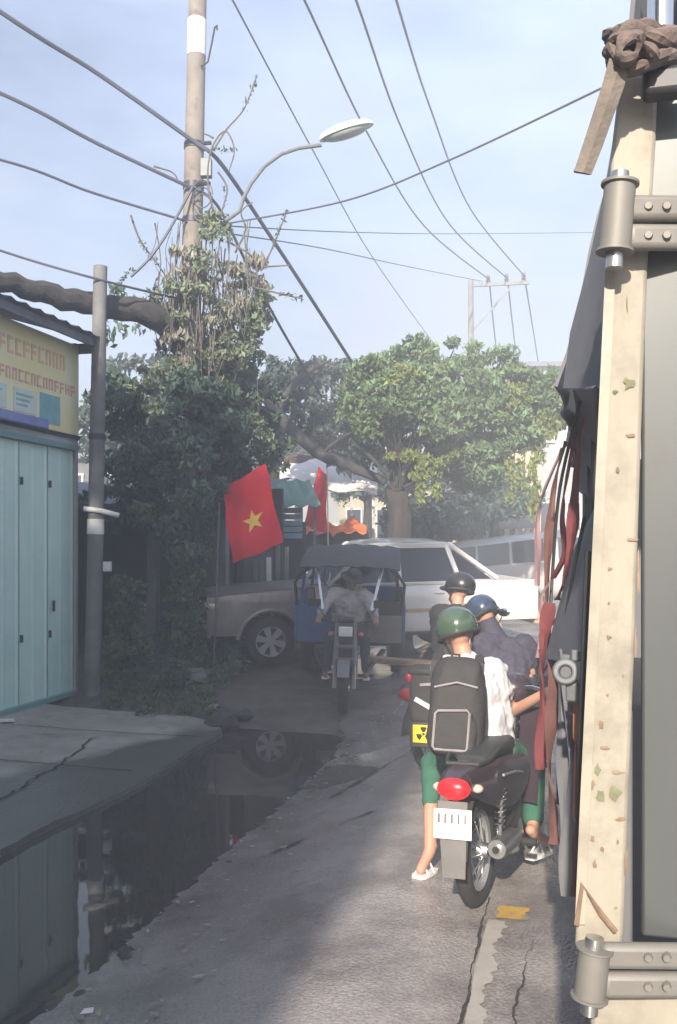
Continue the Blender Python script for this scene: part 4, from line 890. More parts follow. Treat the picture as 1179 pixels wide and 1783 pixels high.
for sg_ in (-1, 1):
    b = MB(); side_skin(b, .98, 2.52, 56, sill, hood_z, sg_, nose); b.build('front_wing', 'car_front_dark', pk)
    b = MB(); side_skin(b, -.29, .965, 16, sill, lambda y: 1.12, sg_); dr = b.build('door', 'car_white', pk); MB().ell((sg_ * (HW + .02), -.12, .98), (.02, .09, .02), 10, 6).build('handle', 'car_white', dr)
    b = MB(); side_skin(b, -1.23, -.305, 40, sill, lambda y: 1.13, sg_); dr = b.build('door', 'car_white', pk); MB().ell((sg_ * (HW + .02), -.92, .99), (.02, .09, .02), 10, 6).build('handle', 'car_white', dr)
    b = MB(); side_skin(b, -2.52, -1.245, 46, lambda y: .55 if y < -1.9 else .42, lambda y: 1.15, sg_); b.build('bed_side', 'car_white', pk)
    # wheel arch flares
    for c, m_ in ((FY, 'car_front_dark'), (RY, 'car_tan')):
        pts = []; 
        for k in range(17):
            a = R(8 + 164 * k / 16); pts.append((sg_ * (HW + .0), c + .475 * math.cos(a), WR - .02 + .475 * math.sin(a)))
        MB().tube(pts, .035, 8).build('arch_flare', m_, pk)
    MB().bar((sg_ * (HW + .022), -1.0, .74), (sg_ * (HW + .022), .95, .74), .012, .05).build('side_moulding', 'car_tan', pk, bevel=.004)
    b = MB(); b.bar((sg_ * .89, -.92, .40), (sg_ * .89, 1.1, .40), .1, .05); b.build('side_step', 'black_plastic', pk, bevel=.01)
    # greenhouse side glass and pillars
    A = lambda y, z: Vector((sg_ * (HW - .045 - .17 * (z - 1.12) / .62), y, z))
    gl = lambda pts, nm: MB().add([A(*p) + Vector((sg_ * -.012, 0, 0)) for p in pts] + [A(*p) + Vector((sg_ * -.03, 0, 0)) for p in pts], [tuple(range(len(pts))), tuple(range(2 * len(pts) - 1, len(pts) - 1, -1))] + [(i, (i + 1) % len(pts), len(pts) + (i + 1) % len(pts), len(pts) + i) for i in range(len(pts))]).build(nm, 'tint_glass', pk, smooth=False)
    gl([(.6, 1.13), (-.28, 1.13), (-.28, 1.66), (.1, 1.66)], 'side_window'); gl([(-.35, 1.13), (-1.22, 1.15), (-1.1, 1.66), (-.35, 1.66)], 'side_window')
    b = MB()
    for p_, q_, w_ in (((.78, 1.12), (.1, 1.70), .07), ((-.315, 1.12), (-.315, 1.70), .09), ((-1.28, 1.13), (-1.1, 1.70), .075), ((.12, 1.69), (-1.12, 1.69), .08), ((.7, 1.13), (-1.25, 1.135), .05)):
        b.bar(A(*p_), A(*q_), w_, .05, up=(1, 0, 0))
    b.build('pillars', 'car_white', pk, bevel=.012)
    MB().bar((sg_ * .68, -1.14, 1.72), (sg_ * .82, -1.9, 1.17), .07, .07).build('sport_bar', 'car_white', pk, bevel=.02)
    b = MB().add([(sg_ * .71, -1.28, 1.17), (sg_ * .81, -1.8, 1.17), (sg_ * .70, -1.2, 1.62), (sg_ * .70, -1.28, 1.17), (sg_ * .79, -1.8, 1.17), (sg_ * .68, -1.2, 1.62)], [(0, 1, 2), (5, 4, 3), (0, 3, 4, 1), (1, 4, 5, 2), (2, 5, 3, 0)]).build('quarter_window', 'tint_glass', pk, smooth=False)
    b = MB(); b.ell((sg_ * 1.0, .55, 1.17), (.1, .06, .075), 12, 8); b.tube([(sg_ * .86, .57, 1.12), (sg_ * .97, .56, 1.15)], .018, 6); b.build('mirror', 'black_plastic', pk)
    MB().ell((sg_ * .7, 2.4, .88), (.16, .17, .09), 14, 8).build('headlight', 'lamp_glass', pk)
    MB().ell((sg_ * .66, 2.53, .58), (.09, .05, .06), 12, 7).build('fog_lamp', 'lamp_glass', pk)
    MB().box((sg_ * .8, -2.5, .95), (.12, .05, .28)).build('rear_light', 'red_plastic', pk, bevel=.01)
    for y in (FY, RY): wheel(pk, (sg_ * .78, y, WR), WR, .24, 'car', side=sg_)
rows = [[(x * (HW - .09 if y < 1.9 else nose(y) - .09), y, hood_z(y) + .035 * (1 - x * x) + .012 * (abs(x) < .5)) for x in (-1, -.8, -.5, -.25, 0, .25, .5, .8, 1)] for y in np.linspace(.72, 2.5, 16)]
MB().sheet(rows, -.02).build('bonnet', 'car_front_dark', pk)
b = MB(); b.sheet([[(x * (nose(2.55) + .02), 2.56 - .1 * x * x, z) for x in np.linspace(-1, 1, 11)] for z in (.42, .55, .68, .72)], .05); b.build('front_bumper', 'car_front_dark', pk, bevel=.01)
b = MB()
for z in (.78, .85, .92, .99): b.box((0, 2.5, z), (1.1, .05, .025))
b.box((0, 2.46, .88), (1.2, .03, .3)); b.build('grille', 'dark_metal', pk)
rows = [[(x, y, z + .03 * (1 - (x / .7) ** 2)) for x in (-.7, -.6, -.3, 0, .3, .6, .7)] for y, z in ((.14, 1.69), (.02, 1.74), (-.5, 1.77), (-1.0, 1.75), (-1.14, 1.70))]
MB().sheet(rows, -.03).build('roof', 'car_white', pk)
MB().add([(-.8, .78, 1.12), (.8, .78, 1.12), (.68, .1, 1.70), (-.68, .1, 1.70)], [(0, 1, 2, 3)]).build('windscreen', 'window_glass', pk)
MB().add([(-.76, -1.23, 1.14), (.76, -1.23, 1.14), (.68, -1.12, 1.69), (-.68, -1.12, 1.69)], [(0, 1, 2, 3)]).build('rear_window', 'tint_glass', pk)
MB().box((0, -1.86, .82), (1.68, 1.22, .05)).build('bed_floor', 'dark_metal', pk); MB().box((0, -2.47, .87), (1.66, .05, .55)).build('tailgate', 'car_white', pk, bevel=.015); MB().box((0, -1.26, .87), (1.66, .04, .5)).build('bed_front', 'dark_metal', pk)
MB().bar((-.68, -1.2, 1.70), (.68, -1.2, 1.70), .07).build('bar_hoop', 'car_white', pk, bevel=.02)
MB().box((0, -2.56, .56), (1.72, .14, .2)).build('rear_bumper', 'car_tan', pk, bevel=.02)
MB().box((0, .2, .48), (1.5, 4.2, .12)).build('chassis', 'dark_metal', pk)
fr, rr_ = P(470, 1100, 13.25), P(937, 1080, 14.25)
hdv = Vector((fr.x - rr_.x, fr.y - rr_.y)).normalized()
# local left-front wheel contact lands on pixel (470,1157)
fw = P(470, 1157, 13.25); sdv = Vector((hdv.y, -hdv.x))             # right-hand side
org = Vector((fw.x, fw.y)) - hdv * FY + sdv * .78
settle(pk, org, hdv, [(-.78, RY), (-.78, FY), (.78, RY)])

# ------------------------------------------------------------------ people
def person(name, label, J, fwd, up=None, skin='skin', shirt='shirt_white', pants='pants_dark', sleeve=.55, pant_to=1.0, shirt_len=0., shoes=None, helmet=None, hat=None, face=False, fat=1., group=None):
    J = {k: Vector(v) for k, v in J.items()}; o0 = J['pelvis'].copy(); o0.z = min(J['lto'].z, J['rto'].z) - .03
    for k in J: J[k] = J[k] - o0
    root = thing(name, label, 'person', o0, group=group)
    upv = (J['head'] - J['neck']).normalized() if up is None else Vector(up).normalized(); f = Vector(fwd).normalized(); f = (f - upv * f.dot(upv)).normalized(); rt = f.cross(upv)
    HM = Matrix((rt, f, upv)).transposed()
    b = MB(); c = b.capsule
    c(J['pelvis'], J['chest'], .115 * fat, .125 * fat); c(J['lhip'], J['lsh'].lerp(J['chest'], .25), .09 * fat, .085 * fat); c(J['rhip'], J['rsh'].lerp(J['chest'], .25), .09 * fat, .085 * fat)
    c(J['lsh'], J['rsh'], .06, .06); c(J['chest'], J['neck'], .09, .055); c(J['neck'], J['head'], .052, .052)
    H = J['head']
    b.ell(H + HM @ Vector((0, -.005, .02)), (.076, .095, .105), 16, 12, HM); b.ell(H + HM @ Vector((0, .03, -.06)), (.055, .06, .06), 14, 10, HM)
    b.ell(H + HM @ Vector((0, .1, -.02)), (.014, .02, .024), 8, 6, HM)
    for s_ in (-1, 1): b.ell(H + HM @ Vector((s_ * .078, -.005, -.01)), (.012, .02, .03), 8, 6, HM)
    for a in 'lr':
        c(J[a + 'sh'], J[a + 'el'], .048, .04); c(J[a + 'el'], J[a + 'ha'], .038, .027)
        c(J[a + 'hip'], J[a + 'kn'], .078, .055); c(J[a + 'kn'], J[a + 'an'], .052, .036)
        c(J[a + 'an'], J[a + 'to'], .036, .026); c(J[a + 'an'] + (J[a + 'an'] - J[a + 'to']).normalized() * .03, J[a + 'to'], .032, .03)
        # hand: palm, four curled fingers, thumb
        d = (J[a + 'ha'] - J[a + 'el']).normalized(); sdw = d.cross(Vector((0, 0, 1))).normalized(); dn = sdw.cross(d); s_ = 1 if a == 'r' else -1
        w0 = J[a + 'ha']; c(w0, w0 + d * .07, .028, .03)
        c(w0 + sdw * .022, w0 + d * .07 + sdw * .025, .018, .017); c(w0 - sdw * .022, w0 + d * .07 - sdw * .025, .018, .017)
        for k in range(4):
            e = w0 + d * .078 + sdw * (-.03 + .02 * k); ln = (.036, .042, .04, .032)[k]; k1 = e + d * ln * .9 - dn * .012 * 0 + dn * -.012; k2 = k1 + d * .004 - dn * ln * .8; k3 = k2 - d * ln * .5 - dn * .006
            c(e, k1, .0098, .0094, 8); c(k1, k2, .0094, .009, 8); c(k2, k3, .009, .0085, 8)
        e = w0 + d * .03 - sdw * s_ * .032; k1 = e - sdw * s_ * .022 + d * .025 - dn * .012; k2 = k1 + d * .022 - dn * .022
        c(e, k1, .012, .011, 8); c(k1, k2, .011, .0095, 8)
    body = b.build('body', skin, root)
    def rm(o, vs_, sm=6, disp=0.):
        m_ = o.modifiers.new('r', 'REMESH'); m_.mode = 'VOXEL'; m_.voxel_size = vs_; m_.use_smooth_shade = True
        s2 = o.modifiers.new('s', 'SMOOTH'); s2.iterations = sm; s2.factor = .5
        if disp:
            tx = bpy.data.textures.get('folds') or bpy.data.textures.new('folds', 'CLOUDS'); tx.noise_scale = .085; tx.noise_depth = 3
            dm = o.modifiers.new('d', 'DISPLACE'); dm.texture = tx; dm.strength = disp; dm.mid_level = .5; dm.texture_coords = 'LOCAL'
    rm(body, .0085, 2)
    g_ = .02
    b = MB(); c = b.capsule
    low = J['pelvis'] + (J['pelvis'] - J['chest']).normalized() * shirt_len
    c(low, J['chest'], .135 * fat + g_, .13 * fat + g_); c(J['lhip'].lerp(low, .4), J['lsh'].lerp(J['chest'], .25), .095 * fat + g_, .09 * fat + g_); c(J['rhip'].lerp(low, .4), J['rsh'].lerp(J['chest'], .25), .095 * fat + g_, .09 * fat + g_)
    c(J['lsh'], J['rsh'], .062 + g_ * .7, .062 + g_ * .7); c(J['chest'], J['neck'].lerp(J['chest'], .2), .1 + g_, .07)
    for a in 'lr':
        if sleeve <= 1: c(J[a + 'sh'], J[a + 'sh'].lerp(J[a + 'el'], sleeve), .05 + g_, .046 + g_)
        else: c(J[a + 'sh'], J[a + 'el'], .05 + g_, .042 + g_); c(J[a + 'el'], J[a + 'el'].lerp(J[a + 'ha'], sleeve - 1), .042 + g_, .034 + g_ * .7)
    o = b.build('shirt' if sleeve <= 1 else 'jacket', shirt, root); rm(o, .012, 3, .05)
    b = MB(); c = b.capsule
    c(J['lhip'], J['rhip'], .11, .11); c(J['pelvis'], J['pelvis'].lerp(J['chest'], .2), .125 * fat, .12 * fat)
    for a in 'lr':
        c(J[a + 'hip'], J[a + 'kn'], .09, .07); c(J[a + 'kn'], J[a + 'kn'].lerp(J[a + 'an'], pant_to), .068, .055)
    o = b.build('trousers', pants, root); rm(o, .014, 4, .02)
    for a in 'lr':
        d = (J[a + 'to'] - J[a + 'an']); d.z = 0; d.normalize(); sd2 = d.cross(Vector((0, 0, 1))); base = J[a + 'to'].copy(); fl = J[a + 'to'].z - .03
        heel = J[a + 'an'] - d * .045; heel.z = fl; toe = J[a + 'to'] + d * .045; toe.z = fl
        b = MB(); n_ = 9; vs = []
        for k in range(n_):
            u = k / (n_ - 1); p_ = heel.lerp(toe, u); w_ = .034 + .012 * math.sin(u * 2.6); w_ *= (.75 if k in (0, n_ - 1) else 1)
            vs.append([p_ + sd2 * w_ + Vector((0, 0, -.012)), p_ - sd2 * w_ + Vector((0, 0, -.012))])
        b.sheet(vs, .018); mid_ = heel.lerp(toe, .66)
        b.tube([mid_ + sd2 * .045, mid_ + Vector((0, 0, .062)), mid_ - sd2 * .045], .008, 6); b.tube([heel.lerp(toe, .35) + sd2 * .042, heel.lerp(toe, .4) + Vector((0, 0, .085)), heel.lerp(toe, .35) - sd2 * .042], .007, 6)
        b.build('sandal', shoes or 'white_paint', root)
    MB().ell(H + HM @ Vector((0, -.022, .03)), (.083, .09, .103), 16, 10, HM, z0=-.35).build('hair', 'hair', root)
    if face:
        for s_ in (-1, 1): MB().ell(H + HM @ Vector((s_ * .032, .082, .0)), (.014, .01, .008), 8, 6, HM).build('eye', 'eye', root)
        MB().ell(H + HM @ Vector((0, .09, -.068)), (.024, .008, .007), 8, 6, HM).build('mouth', 'lips', root)
    if helmet:
        b = MB(); b.ell(H + HM @ Vector((0, -.012, .038)), (.125, .142, .125), 24, 12, HM, z0=-.42)
        ho = b.build('helmet', helmet, root)
        b = MB(); rows = []
        for k in range(13):
            a = R(35 + 110 * k / 12); rows.append([H + HM @ Vector((.12 * math.cos(a), .135 * math.sin(a) - .012, .03)), H + HM @ Vector((.135 * math.cos(a), .205 * math.sin(a) - .012, .012))])
        b.sheet(rows, .006).build('peak', helmet, ho)
        b = MB(); b.lathe([(.127, -.02), (.131, -.012), (.127, 0)], 28, mtx(H + HM @ Vector((0, -.012, -.004)), HM.col[0], HM.col[1], HM.col[2])); b.build('trim', 'black_plastic', ho)
        b = MB(); b.tube([H + HM @ Vector((-.1, 0, 0)), H + HM @ Vector((-.06, .05, -.1)), H + HM @ Vector((0, .055, -.125)), H + HM @ Vector((.06, .05, -.1)), H + HM @ Vector((.1, 0, 0))], .008, 6).build('chin_strap', 'black_plastic', ho)
    if hat:
        b = MB(); b.lathe([(.0, .14), (.06, .138), (.09, .115), (.1, .05), (.105, .045), (.16, .03), (.165, .036), (.1, .06)], 24, mtx(H, HM.col[0], HM.col[1], HM.col[2])); b.build('hat', hat, root)
    return root, o0, HM

# ------------------------------------------------------------------ motorbikes (local +y forward, x right, origin at the rear contact)
def motorbike(label, body='dark_paint', lit=False, plate=True, group='motorbikes queuing beside the truck'):
    r_ = thing('motorbike', label, 'motorbike', group=group); WRm = .285; FW = 1.22
    wheel(r_, (0, 0, WRm), WRm, .085, 'bike', spokes=18); wheel(r_, (0, FW, WRm), WRm, .075, 'bike', spokes=18)
    for s_ in (-1, 1):
        b = MB().bar((s_ * .085, -.03, WRm), (s_ * .085, .45, .36), .03, .04); b.build('swingarm', 'dark_metal', r_, bevel=.005)
        b = MB(); a, c = Vector((s_ * .125, .0, .32)), Vector((s_ * .12, .14, .64)); b.tube([a, c], .013, 8)
        hel = [a.lerp(c, .25 + .6 * k / 48) + Vector((math.cos(k * .95) * .026, math.sin(k * .95) * .024, 0)) for k in range(49)]; b.tube(hel, .005, 5); b.build('shock_absorber', 'chrome', r_)
        b = MB(); b.tube([(s_ * .075, FW, WRm), (s_ * .075, FW - .12, .62)], .02, 8); b.tube([(s_ * .075, FW - .1, .55), (s_ * .06, FW - .25, .92)], .026, 8); b.build('front_fork', 'dark_metal', r_)
        b = MB(); b.tube([(s_ * .1, .26, .27), (s_ * .25, .26, .265)], .014, 6); b.tube([(s_ * .16, .26, .266), (s_ * .26, .26, .265)], .022, 8); b.build('foot_peg', 'rubber', r_)
        # side fairing panel
        poly = [(-.3, .74), (.1, .72), (.5, .6), (.62, .48), (.45, .42), (.2, .5), (-.05, .56), (-.28, .66)]
        rows = []
        for u in np.linspace(0, 1, 10):
            y = -.30 + .95 * u; zt = .745 - .02 * u - .14 * max(0, u - .5); zb = .64 - .22 * math.sin(u * 2.2) * .9; w_ = .075 + .07 * math.sin(min(1, u * 1.4) * math.pi / 2)
            rows.append([(s_ * (w_ * .8), y, zt), (s_ * w_, y, zt - .02), (s_ * (w_ + .012), y, (zt + zb) / 2), (s_ * w_ * .95, y, zb)])
        sf = MB().sheet(rows, .006 * s_).build('side_fairing', body, r_)
        b = MB(); b.tube([(s_ * .152, .05, .665), (s_ * .168, .25, .64), (s_ * .166, .42, .60)], .008, 6); b.build('stripe', 'alloy', sf)
        b = MB(); b.tube([(s_ * .17, .86, 1.02), (s_ * .24, .86, 1.14), (s_ * .27, .88, 1.2)], .006, 6); mo = b.build('mirror', 'black_plastic', r_)
        MB().ell((s_ * .29, .88, 1.24), (.06, .012, .038), 12, 8).build('mirror_glass', 'chrome', mo)
        b = MB(); b.tube([(s_ * .2, .84, .985), (s_ * .35, .80, .965)], .018, 8); b.build('grip', 'rubber', r_)
        # lower cover and leg shield wing
        rows = [[(s_ * (.05 + .13 * v), .72 + .22 * u - .05 * v, .36 + .52 * u) for v in (0, .4, .75, 1)] for u in np.linspace(0, 1, 8)]
        MB().sheet(rows, .008).build('leg_shield', body, r_)
        MB().ell((s_ * .1, -.26, .665), (.03, .03, .022), 10, 6).build('turn_signal', 'lamp_glass', r_)
    MB().loft([((0, -.35, .70), .03, .02), ((0, -.3, .705), .075, .045), ((0, -.1, .69), .1, .075), ((0, .2, .64), .12, .1), ((0, .5, .55), .12, .12), ((0, .66, .48), .09, .1)], 18, 2.6).build('tail_body', body, r_)
    MB().loft([((0, -.02, .755), .075, .02), ((0, .03, .77), .115, .032), ((0, .15, .775), .125, .04), ((0, .32, .755), .13, .042), ((0, .55, .74), .1, .04), ((0, .66, .735), .05, .03)], 18, 2.6).build('seat', 'seat_vinyl', r_)
    b = MB(); b.tube([(-.12, .1, .79), (-.11, -.06, .765), (-.08, -.16, .76), (.08, -.16, .76), (.11, -.06, .765), (.12, .1, .79)], .012, 8); b.build('grab_rail', 'black_plastic', r_)
    MB().ell((0, -.33, .675), (.085, .045, .055), 18, 10).build('tail_light', 'tail_red' if lit else 'red_plastic', r_)
    rows = [[(x, .355 * math.cos(R(a)) , WRm + .355 * math.sin(R(a)) + .015 * (1 - (x / .06) ** 2)) for x in (-.06, -.03, 0, .03, .06)] for a in np.linspace(60, 172, 14)]
    MB().sheet(rows, .006).build('mudguard', 'black_plastic', r_)
    rows = [[(x * (1 - .25 * u), -.35 - .03 * u, .62 - .36 * u) for x in (-.075, -.03, .03, .075)] for u in np.linspace(0, 1, 7)]
    if plate: MB().sheet(rows, .008).build('mud_flap', 'grey_flap', r_)
    pr = Matrix.Rotation(R(-10), 3, 'X')
    pl = None if not plate else MB().box((0, -.372, .515), (.19, .006, .14), pr).build('licence_plate', 'plate_white', r_, bevel=.002)
    b = MB(); rg = random.Random(len(label))
    for row in (0, 1):
        for k in range(5): b.box(Vector((-.066 + .033 * k, -.3765 - (.002 if row == 0 else -.0035) * 2.2, .515 + (.03 if row == 0 else -.03))), (.006 + .006 * rg.random(), .003, .042), pr)
    if plate: b.build('plate_marks', 'plate_ink', pl, smooth=False)
    b = MB().lathe([(.0, 0), (.022, 0), (.022, .02), (.046, .02), (.052, .05), (.052, .34), (.03, .46), (.02, .5), (.0, .5)], 20, T((.15, -.16, .34)) @ Matrix.Rotation(R(-96), 4, 'X')); ex = b.build('exhaust', 'steel', r_)
    MB().lathe([(0, -.003), (.018, -.003), (.018, .002), (0, .002)], 14, T((.15, -.16, .34)) @ Matrix.Rotation(R(-96), 4, 'X')).build('exhaust_hole_dark', 'sticker_black', ex)  # black disc paints the dark inside of the open pipe end
    MB().tube([(.145, .3, .29), (.12, .5, .24), (.06, .68, .3)], .018, 8).build('exhaust_pipe', 'steel', r_)
    b = MB(); b.loft([((0, .42, .33), .06, .07), ((0, .5, .33), .1, .1), ((0, .66, .34), .1, .09), ((0, .8, .38), .06, .06)], 14, 3); b.build('engine', 'dark_metal', r_)
    MB().box((-.1, .22, .315), (.03, .52, .1)).build('chain_case', 'black_plastic', r_, bevel=.02)
    b = MB(); b.tube([(0, .55, .55), (0, .75, .5), (0, .9, .72), (0, .96, .92)], .03, 8); b.build('frame', 'dark_metal', r_)
    b = MB(); b.tube([(-.3, .82, .97), (-.14, .88, 1.0), (0, .92, .99), (.14, .88, 1.0), (.3, .82, .97)], .013, 8); b.build('handlebar', 'chrome', r_)
    MB().ell((0, .96, .98), (.12, .12, .1), 16, 10).build('headlight_cowl', body, r_); MB().ell((0, 1.06, .97), (.075, .03, .06), 14, 8).build('headlight', 'lamp_glass', r_)
    rows = [[(x, FW + .315 * math.cos(R(a)), WRm + .315 * math.sin(R(a))) for x in (-.05, 0, .05)] for a in np.linspace(20, 150, 12)]
    MB().sheet(rows, .006).build('front_mudguard', body, r_)
    b = MB().tube([(-.12, .42, .3), (-.2, .36, .04), (-.23, .38, .02)], .011, 6); b.build('side_stand', 'dark_metal', r_)
    return r_
def head(deg): return Vector((math.sin(R(deg)), math.cos(R(deg))))
# the near motorbike with the boy in white
bA = motorbike('dark motorbike with glowing red tail light and white plate, ridden by the white-shirted rider', 'dark_paint', True)
cA = P(832, 1578, 4.76); mA = settle(bA, (cA.x, cA.y), head(24), [(0, 0), (0, 1.22)], lean=R(2.5))
J = dict(pelvis=P(846, 1298, 5.32), chest=P(824, 1195, 5.33), neck=P(808, 1143, 5.36), head=P(797, 1104, 5.4), lsh=P(774, 1166, 5.34), rsh=P(862, 1170, 5.4),
         lel=P(766, 1240, 5.6), rel=P(890, 1240, 5.62), lhip=P(818, 1308, 5.32), rhip=P(872, 1306, 5.36), lkn=P(752, 1330, 5.52), rkn=P(930, 1325, 5.72),
         lan=P(749, 1492, 5.22), lto=P(733, 1521, 5.15), ran=P(928, 1448, 5.28), rto=P(957, 1468, 5.42))
J['lha'] = mA @ Vector((-.30, .72, 1.02)); J['rha'] = mA @ Vector((.30, .72, 1.02))
J['lto'].z = gz(J['lto']) + .055; J['lan'].z = J['lto'].z + .085
pA, oA, HMA = person('person', 'rider in green helmet and white shirt, one bare leg down on the road', J, (-.1, 1, 0), shirt='shirt_white', pants='pants_green', sleeve=.5, pant_to=.45, shirt_len=.11, helmet='helmet_green', group='motorbike riders')
# green trouser leg reaches the ankle on the footrest side
b = MB(); b.capsule(J['rkn'] - oA, J['rkn'].lerp(J['ran'], .82) - oA, .07, .062); b.build('trouser_leg', 'pants_green', pA)
b = MB(); b.sheet([[J['rsh'] - oA + Vector((.02 + .05 * v + .012 * math.sin(u * 9), .06 + .05 * v, .02 - .34 * u + .02 * v)) for v in (0, .5, 1)] for u in np.linspace(0, 1, 10)], .012); b.build('neck_cloth', 'teal_cloth', pA)
# backpack: tall soft black bag on the rider's back
bp = thing('backpack', 'black backpack with pale piping on the back of the rider in white', 'backpack', P(792, 1322, 4.95)); o0 = bp.location
up_ = (P(806, 1150, 5.06) - P(798, 1318, 4.95)).normalized(); bk = Vector((-.2, -1, 0)).normalized(); sd3 = up_.cross(bk).normalized(); bk = sd3.cross(up_)
def BP(x, z, d): return Vector((sd3 * -x) + up_ * z + bk * d)
def softbox(x0, x1, z0, z1, d0, d1, m_, name, par, bulge=.03, n=20):
    """soft stuffed bag: superellipsoid with sagging, creased sides"""
    b = MB(); vs = []; fs = []; c = Vector(((x0 + x1) / 2, (z0 + z1) / 2, (d0 + d1) / 2)); h = Vector(((x1 - x0) / 2, (z1 - z0) / 2, (d1 - d0) / 2 + bulge * .5)); pw = lambda v, e_: math.copysign(abs(v) ** e_, v)
    nu, nv = 40, 24
    for i in range(nv + 1):
        a_ = -math.pi / 2 + math.pi * i / nv
        for j in range(nu):
            g_ = 2 * math.pi * j / nu; x = pw(math.cos(a_), .42) * pw(math.cos(g_), .5); d = pw(math.cos(a_), .42) * pw(math.sin(g_), .6); z = pw(math.sin(a_), .45)
            k = 1 + .035 * math.sin(7 * z + 3 * x) * math.cos(5 * d) + .03 * math.sin(11 * x + 4 * z); w_ = 1.06 - .14 * max(0, z) ** 2
            vs.append(BP(c.x + h.x * x * k * w_, c.y + h.y * z, c.z + h.z * d * k * (1.12 - .3 * max(0, z))))
    for i in range(nv):
        for j in range(nu):
            q_ = i * nu + j; r_ = i * nu + (j + 1) % nu; fs.append((q_, r_, r_ + nu, q_ + nu))
    b.add(vs, fs); return b.build(name, m_, par, angle=60)
main = softbox(-.145, .145, .0, .55, -.12, .1, 'bag_black', 'main_bag', bp, .05)
pkt = softbox(-.11, .125, .02, .27, .06, .15, 'bag_black', 'front_pocket', bp, .02)
b = MB(); b.tube([BP(x, z, .158) for x, z in ((-.07, .06), (-.075, .24), (-.06, .255), (.09, .245), (.105, .23), (.11, .06), (.1, .045), (-.06, .045), (-.07, .06))], .007, 6); b.build('piping', 'bag_trim', pkt)
b = MB(); b.tube([BP(-.11, .38, .125), BP(.0, .40, .142), BP(.12, .37, .125)], .006, 6); b.build('zip', 'bag_trim', main)
for x in (-.1, .14):
    b = MB(); b.sheet([[BP(x + w_, z, d) for w_ in (-.025, .025)] for z, d in ((.42, -.08), (.53, -.12), (.58, -.22), (.54, -.34))], .01); b.build('shoulder_strap', 'bag_black', bp)
MB().tube([BP(-.0, .52, .02), BP(.0, .56, .03), BP(.04, .56, .03), BP(.04, .52, .02)], .008, 6).build('top_loop', 'bag_black', bp)
# second motorbike, carrying a box and a plank
bB = motorbike('dark motorbike loaded with a black box and plank beside the three-wheeler', 'dark_paint', plate=False)
cB = P(752, 1340, 7.67); mB = settle(bB, (cB.x, cB.y), head(36), [(0, 0), (0, 1.22)], lean=R(2))
W_ = lambda x, y, z: mB @ Vector((x, y, z))
J = dict(pelvis=W_(0, .42, .84), chest=W_(0, .5, 1.16), neck=W_(0, .56, 1.33), head=W_(0, .6, 1.46), lsh=W_(-.18, .52, 1.26), rsh=W_(.18, .52, 1.26), lel=W_(-.27, .66, 1.06), rel=W_(.27, .66, 1.06), lha=W_(-.3, .74, 1.02), rha=W_(.3, .74, 1.02),
         lhip=W_(-.09, .44, .82), rhip=W_(.09, .44, .82), lkn=W_(-.19, .8, .74), rkn=W_(.19, .8, .74), lan=W_(-.3, .5, .1), rtoX=W_(0, 0, 0), ran=W_(.19, .42, .36), lto=W_(-.32, .62, .06), rto=W_(.2, .58, .33))
J.pop('rtoX'); J['lto'].z = gz(J['lto']) + .06; J['lan'].z = J['lto'].z + .08
person('person', 'rider in black helmet and black jacket in front of the white pickup', J, (-.75, .65, -.05), shirt='jacket_black', pants='pants_dark', sleeve=1.9, helmet='helmet_black', group='motorbike riders')
cb = thing('cargo_box', 'black padded cargo box with a yellow warning sticker strapped behind the rider', 'box', P(754, 1256, 7.3)); o0 = cb.location; cb.rotation_euler = (0, 0, R(-14))
def fl(x, y, z): return Vector((x, y, z))
b = MB(); b.box((0, 0, .2), (.34, .3, .40)); bx_ = b.build('box_body', 'bag_black', cb, bevel=.035)
MB().box((0, 0, .41), (.36, .32, .05)).build('lid', 'bag_black', cb, bevel=.02)
MB().bar((-.12, -.156, .2), (.05, -.156, .11), .012, .035, up=(0, 0, 1)).build('reflective_stripe', 'plate_white', bx_)
MB().bar((-.08, -.156, .31), (.08, -.156, .325), .01, .02).build('reflective_stripe', 'bag_trim', bx_)
# warning sticker on the rear carrier board
MB().ell((-.17, -.14, .36), (.03, .02, .04), 12, 8).build('red_reflector', 'red_plastic', cb)
brd = MB().box((-.05, -.15, -.08), (.22, .02, .2)).build('rear_board', 'black_plastic', cb, bevel=.02)
stk = MB().box((-.05, -.166, -.07), (.17, .008, .14)).build('warning_sticker', 'sticker_yellow', brd, bevel=.006)
for k in range(3):
    a0_ = R(90 + 120 * k); b = MB(); pts = [(0.018 * math.cos(a0_ + R(d)), .018 * math.sin(a0_ + R(d))) for d in (-28, 0, 28)] + [(.056 * math.cos(a0_ + R(d)), .056 * math.sin(a0_ + R(d))) for d in (28, 10, -10, -28)]
    b.prism(pts, .003, mtx(Vector((-.05, -.1705, -.07)), Vector((1, 0, 0)), Vector((0, 0, 1)), Vector((0, -1, 0)))); b.build('trefoil_blade', 'sticker_black', brd, smooth=False)
MB().lathe([(0, 0), (.01, 0), (.01, .003), (0, .003)], 14, T((-.05, -.1705, -.07)) @ Matrix.Rotation(R(90), 4, 'X')).build('trefoil_hub', 'sticker_black', brd)
pw = MB(); pw.bar(P(648, 1148, 7.75), P(800, 1160, 7.95), .22, .045); pw = pw.build('wooden_plank', 'wood', bevel=.004); tag(pw, 'weathered wooden plank lying across the loaded motorbike with the warning sticker', 'plank')
wt = MB(); wt.add([P(697, 1228, 7.6), P(709, 1228, 7.6), P(712, 1196, 7.6), P(697, 1228, 7.63), P(709, 1228, 7.63), P(712, 1196, 7.63)], [(0, 1, 2), (5, 4, 3), (0, 3, 4, 1), (1, 4, 5, 2), (2, 5, 3, 0)])
tag(wt.build('plastic_bag', 'plate_white', bevel=.004), 'small white plastic bag hanging beside the black cargo box', 'bag')
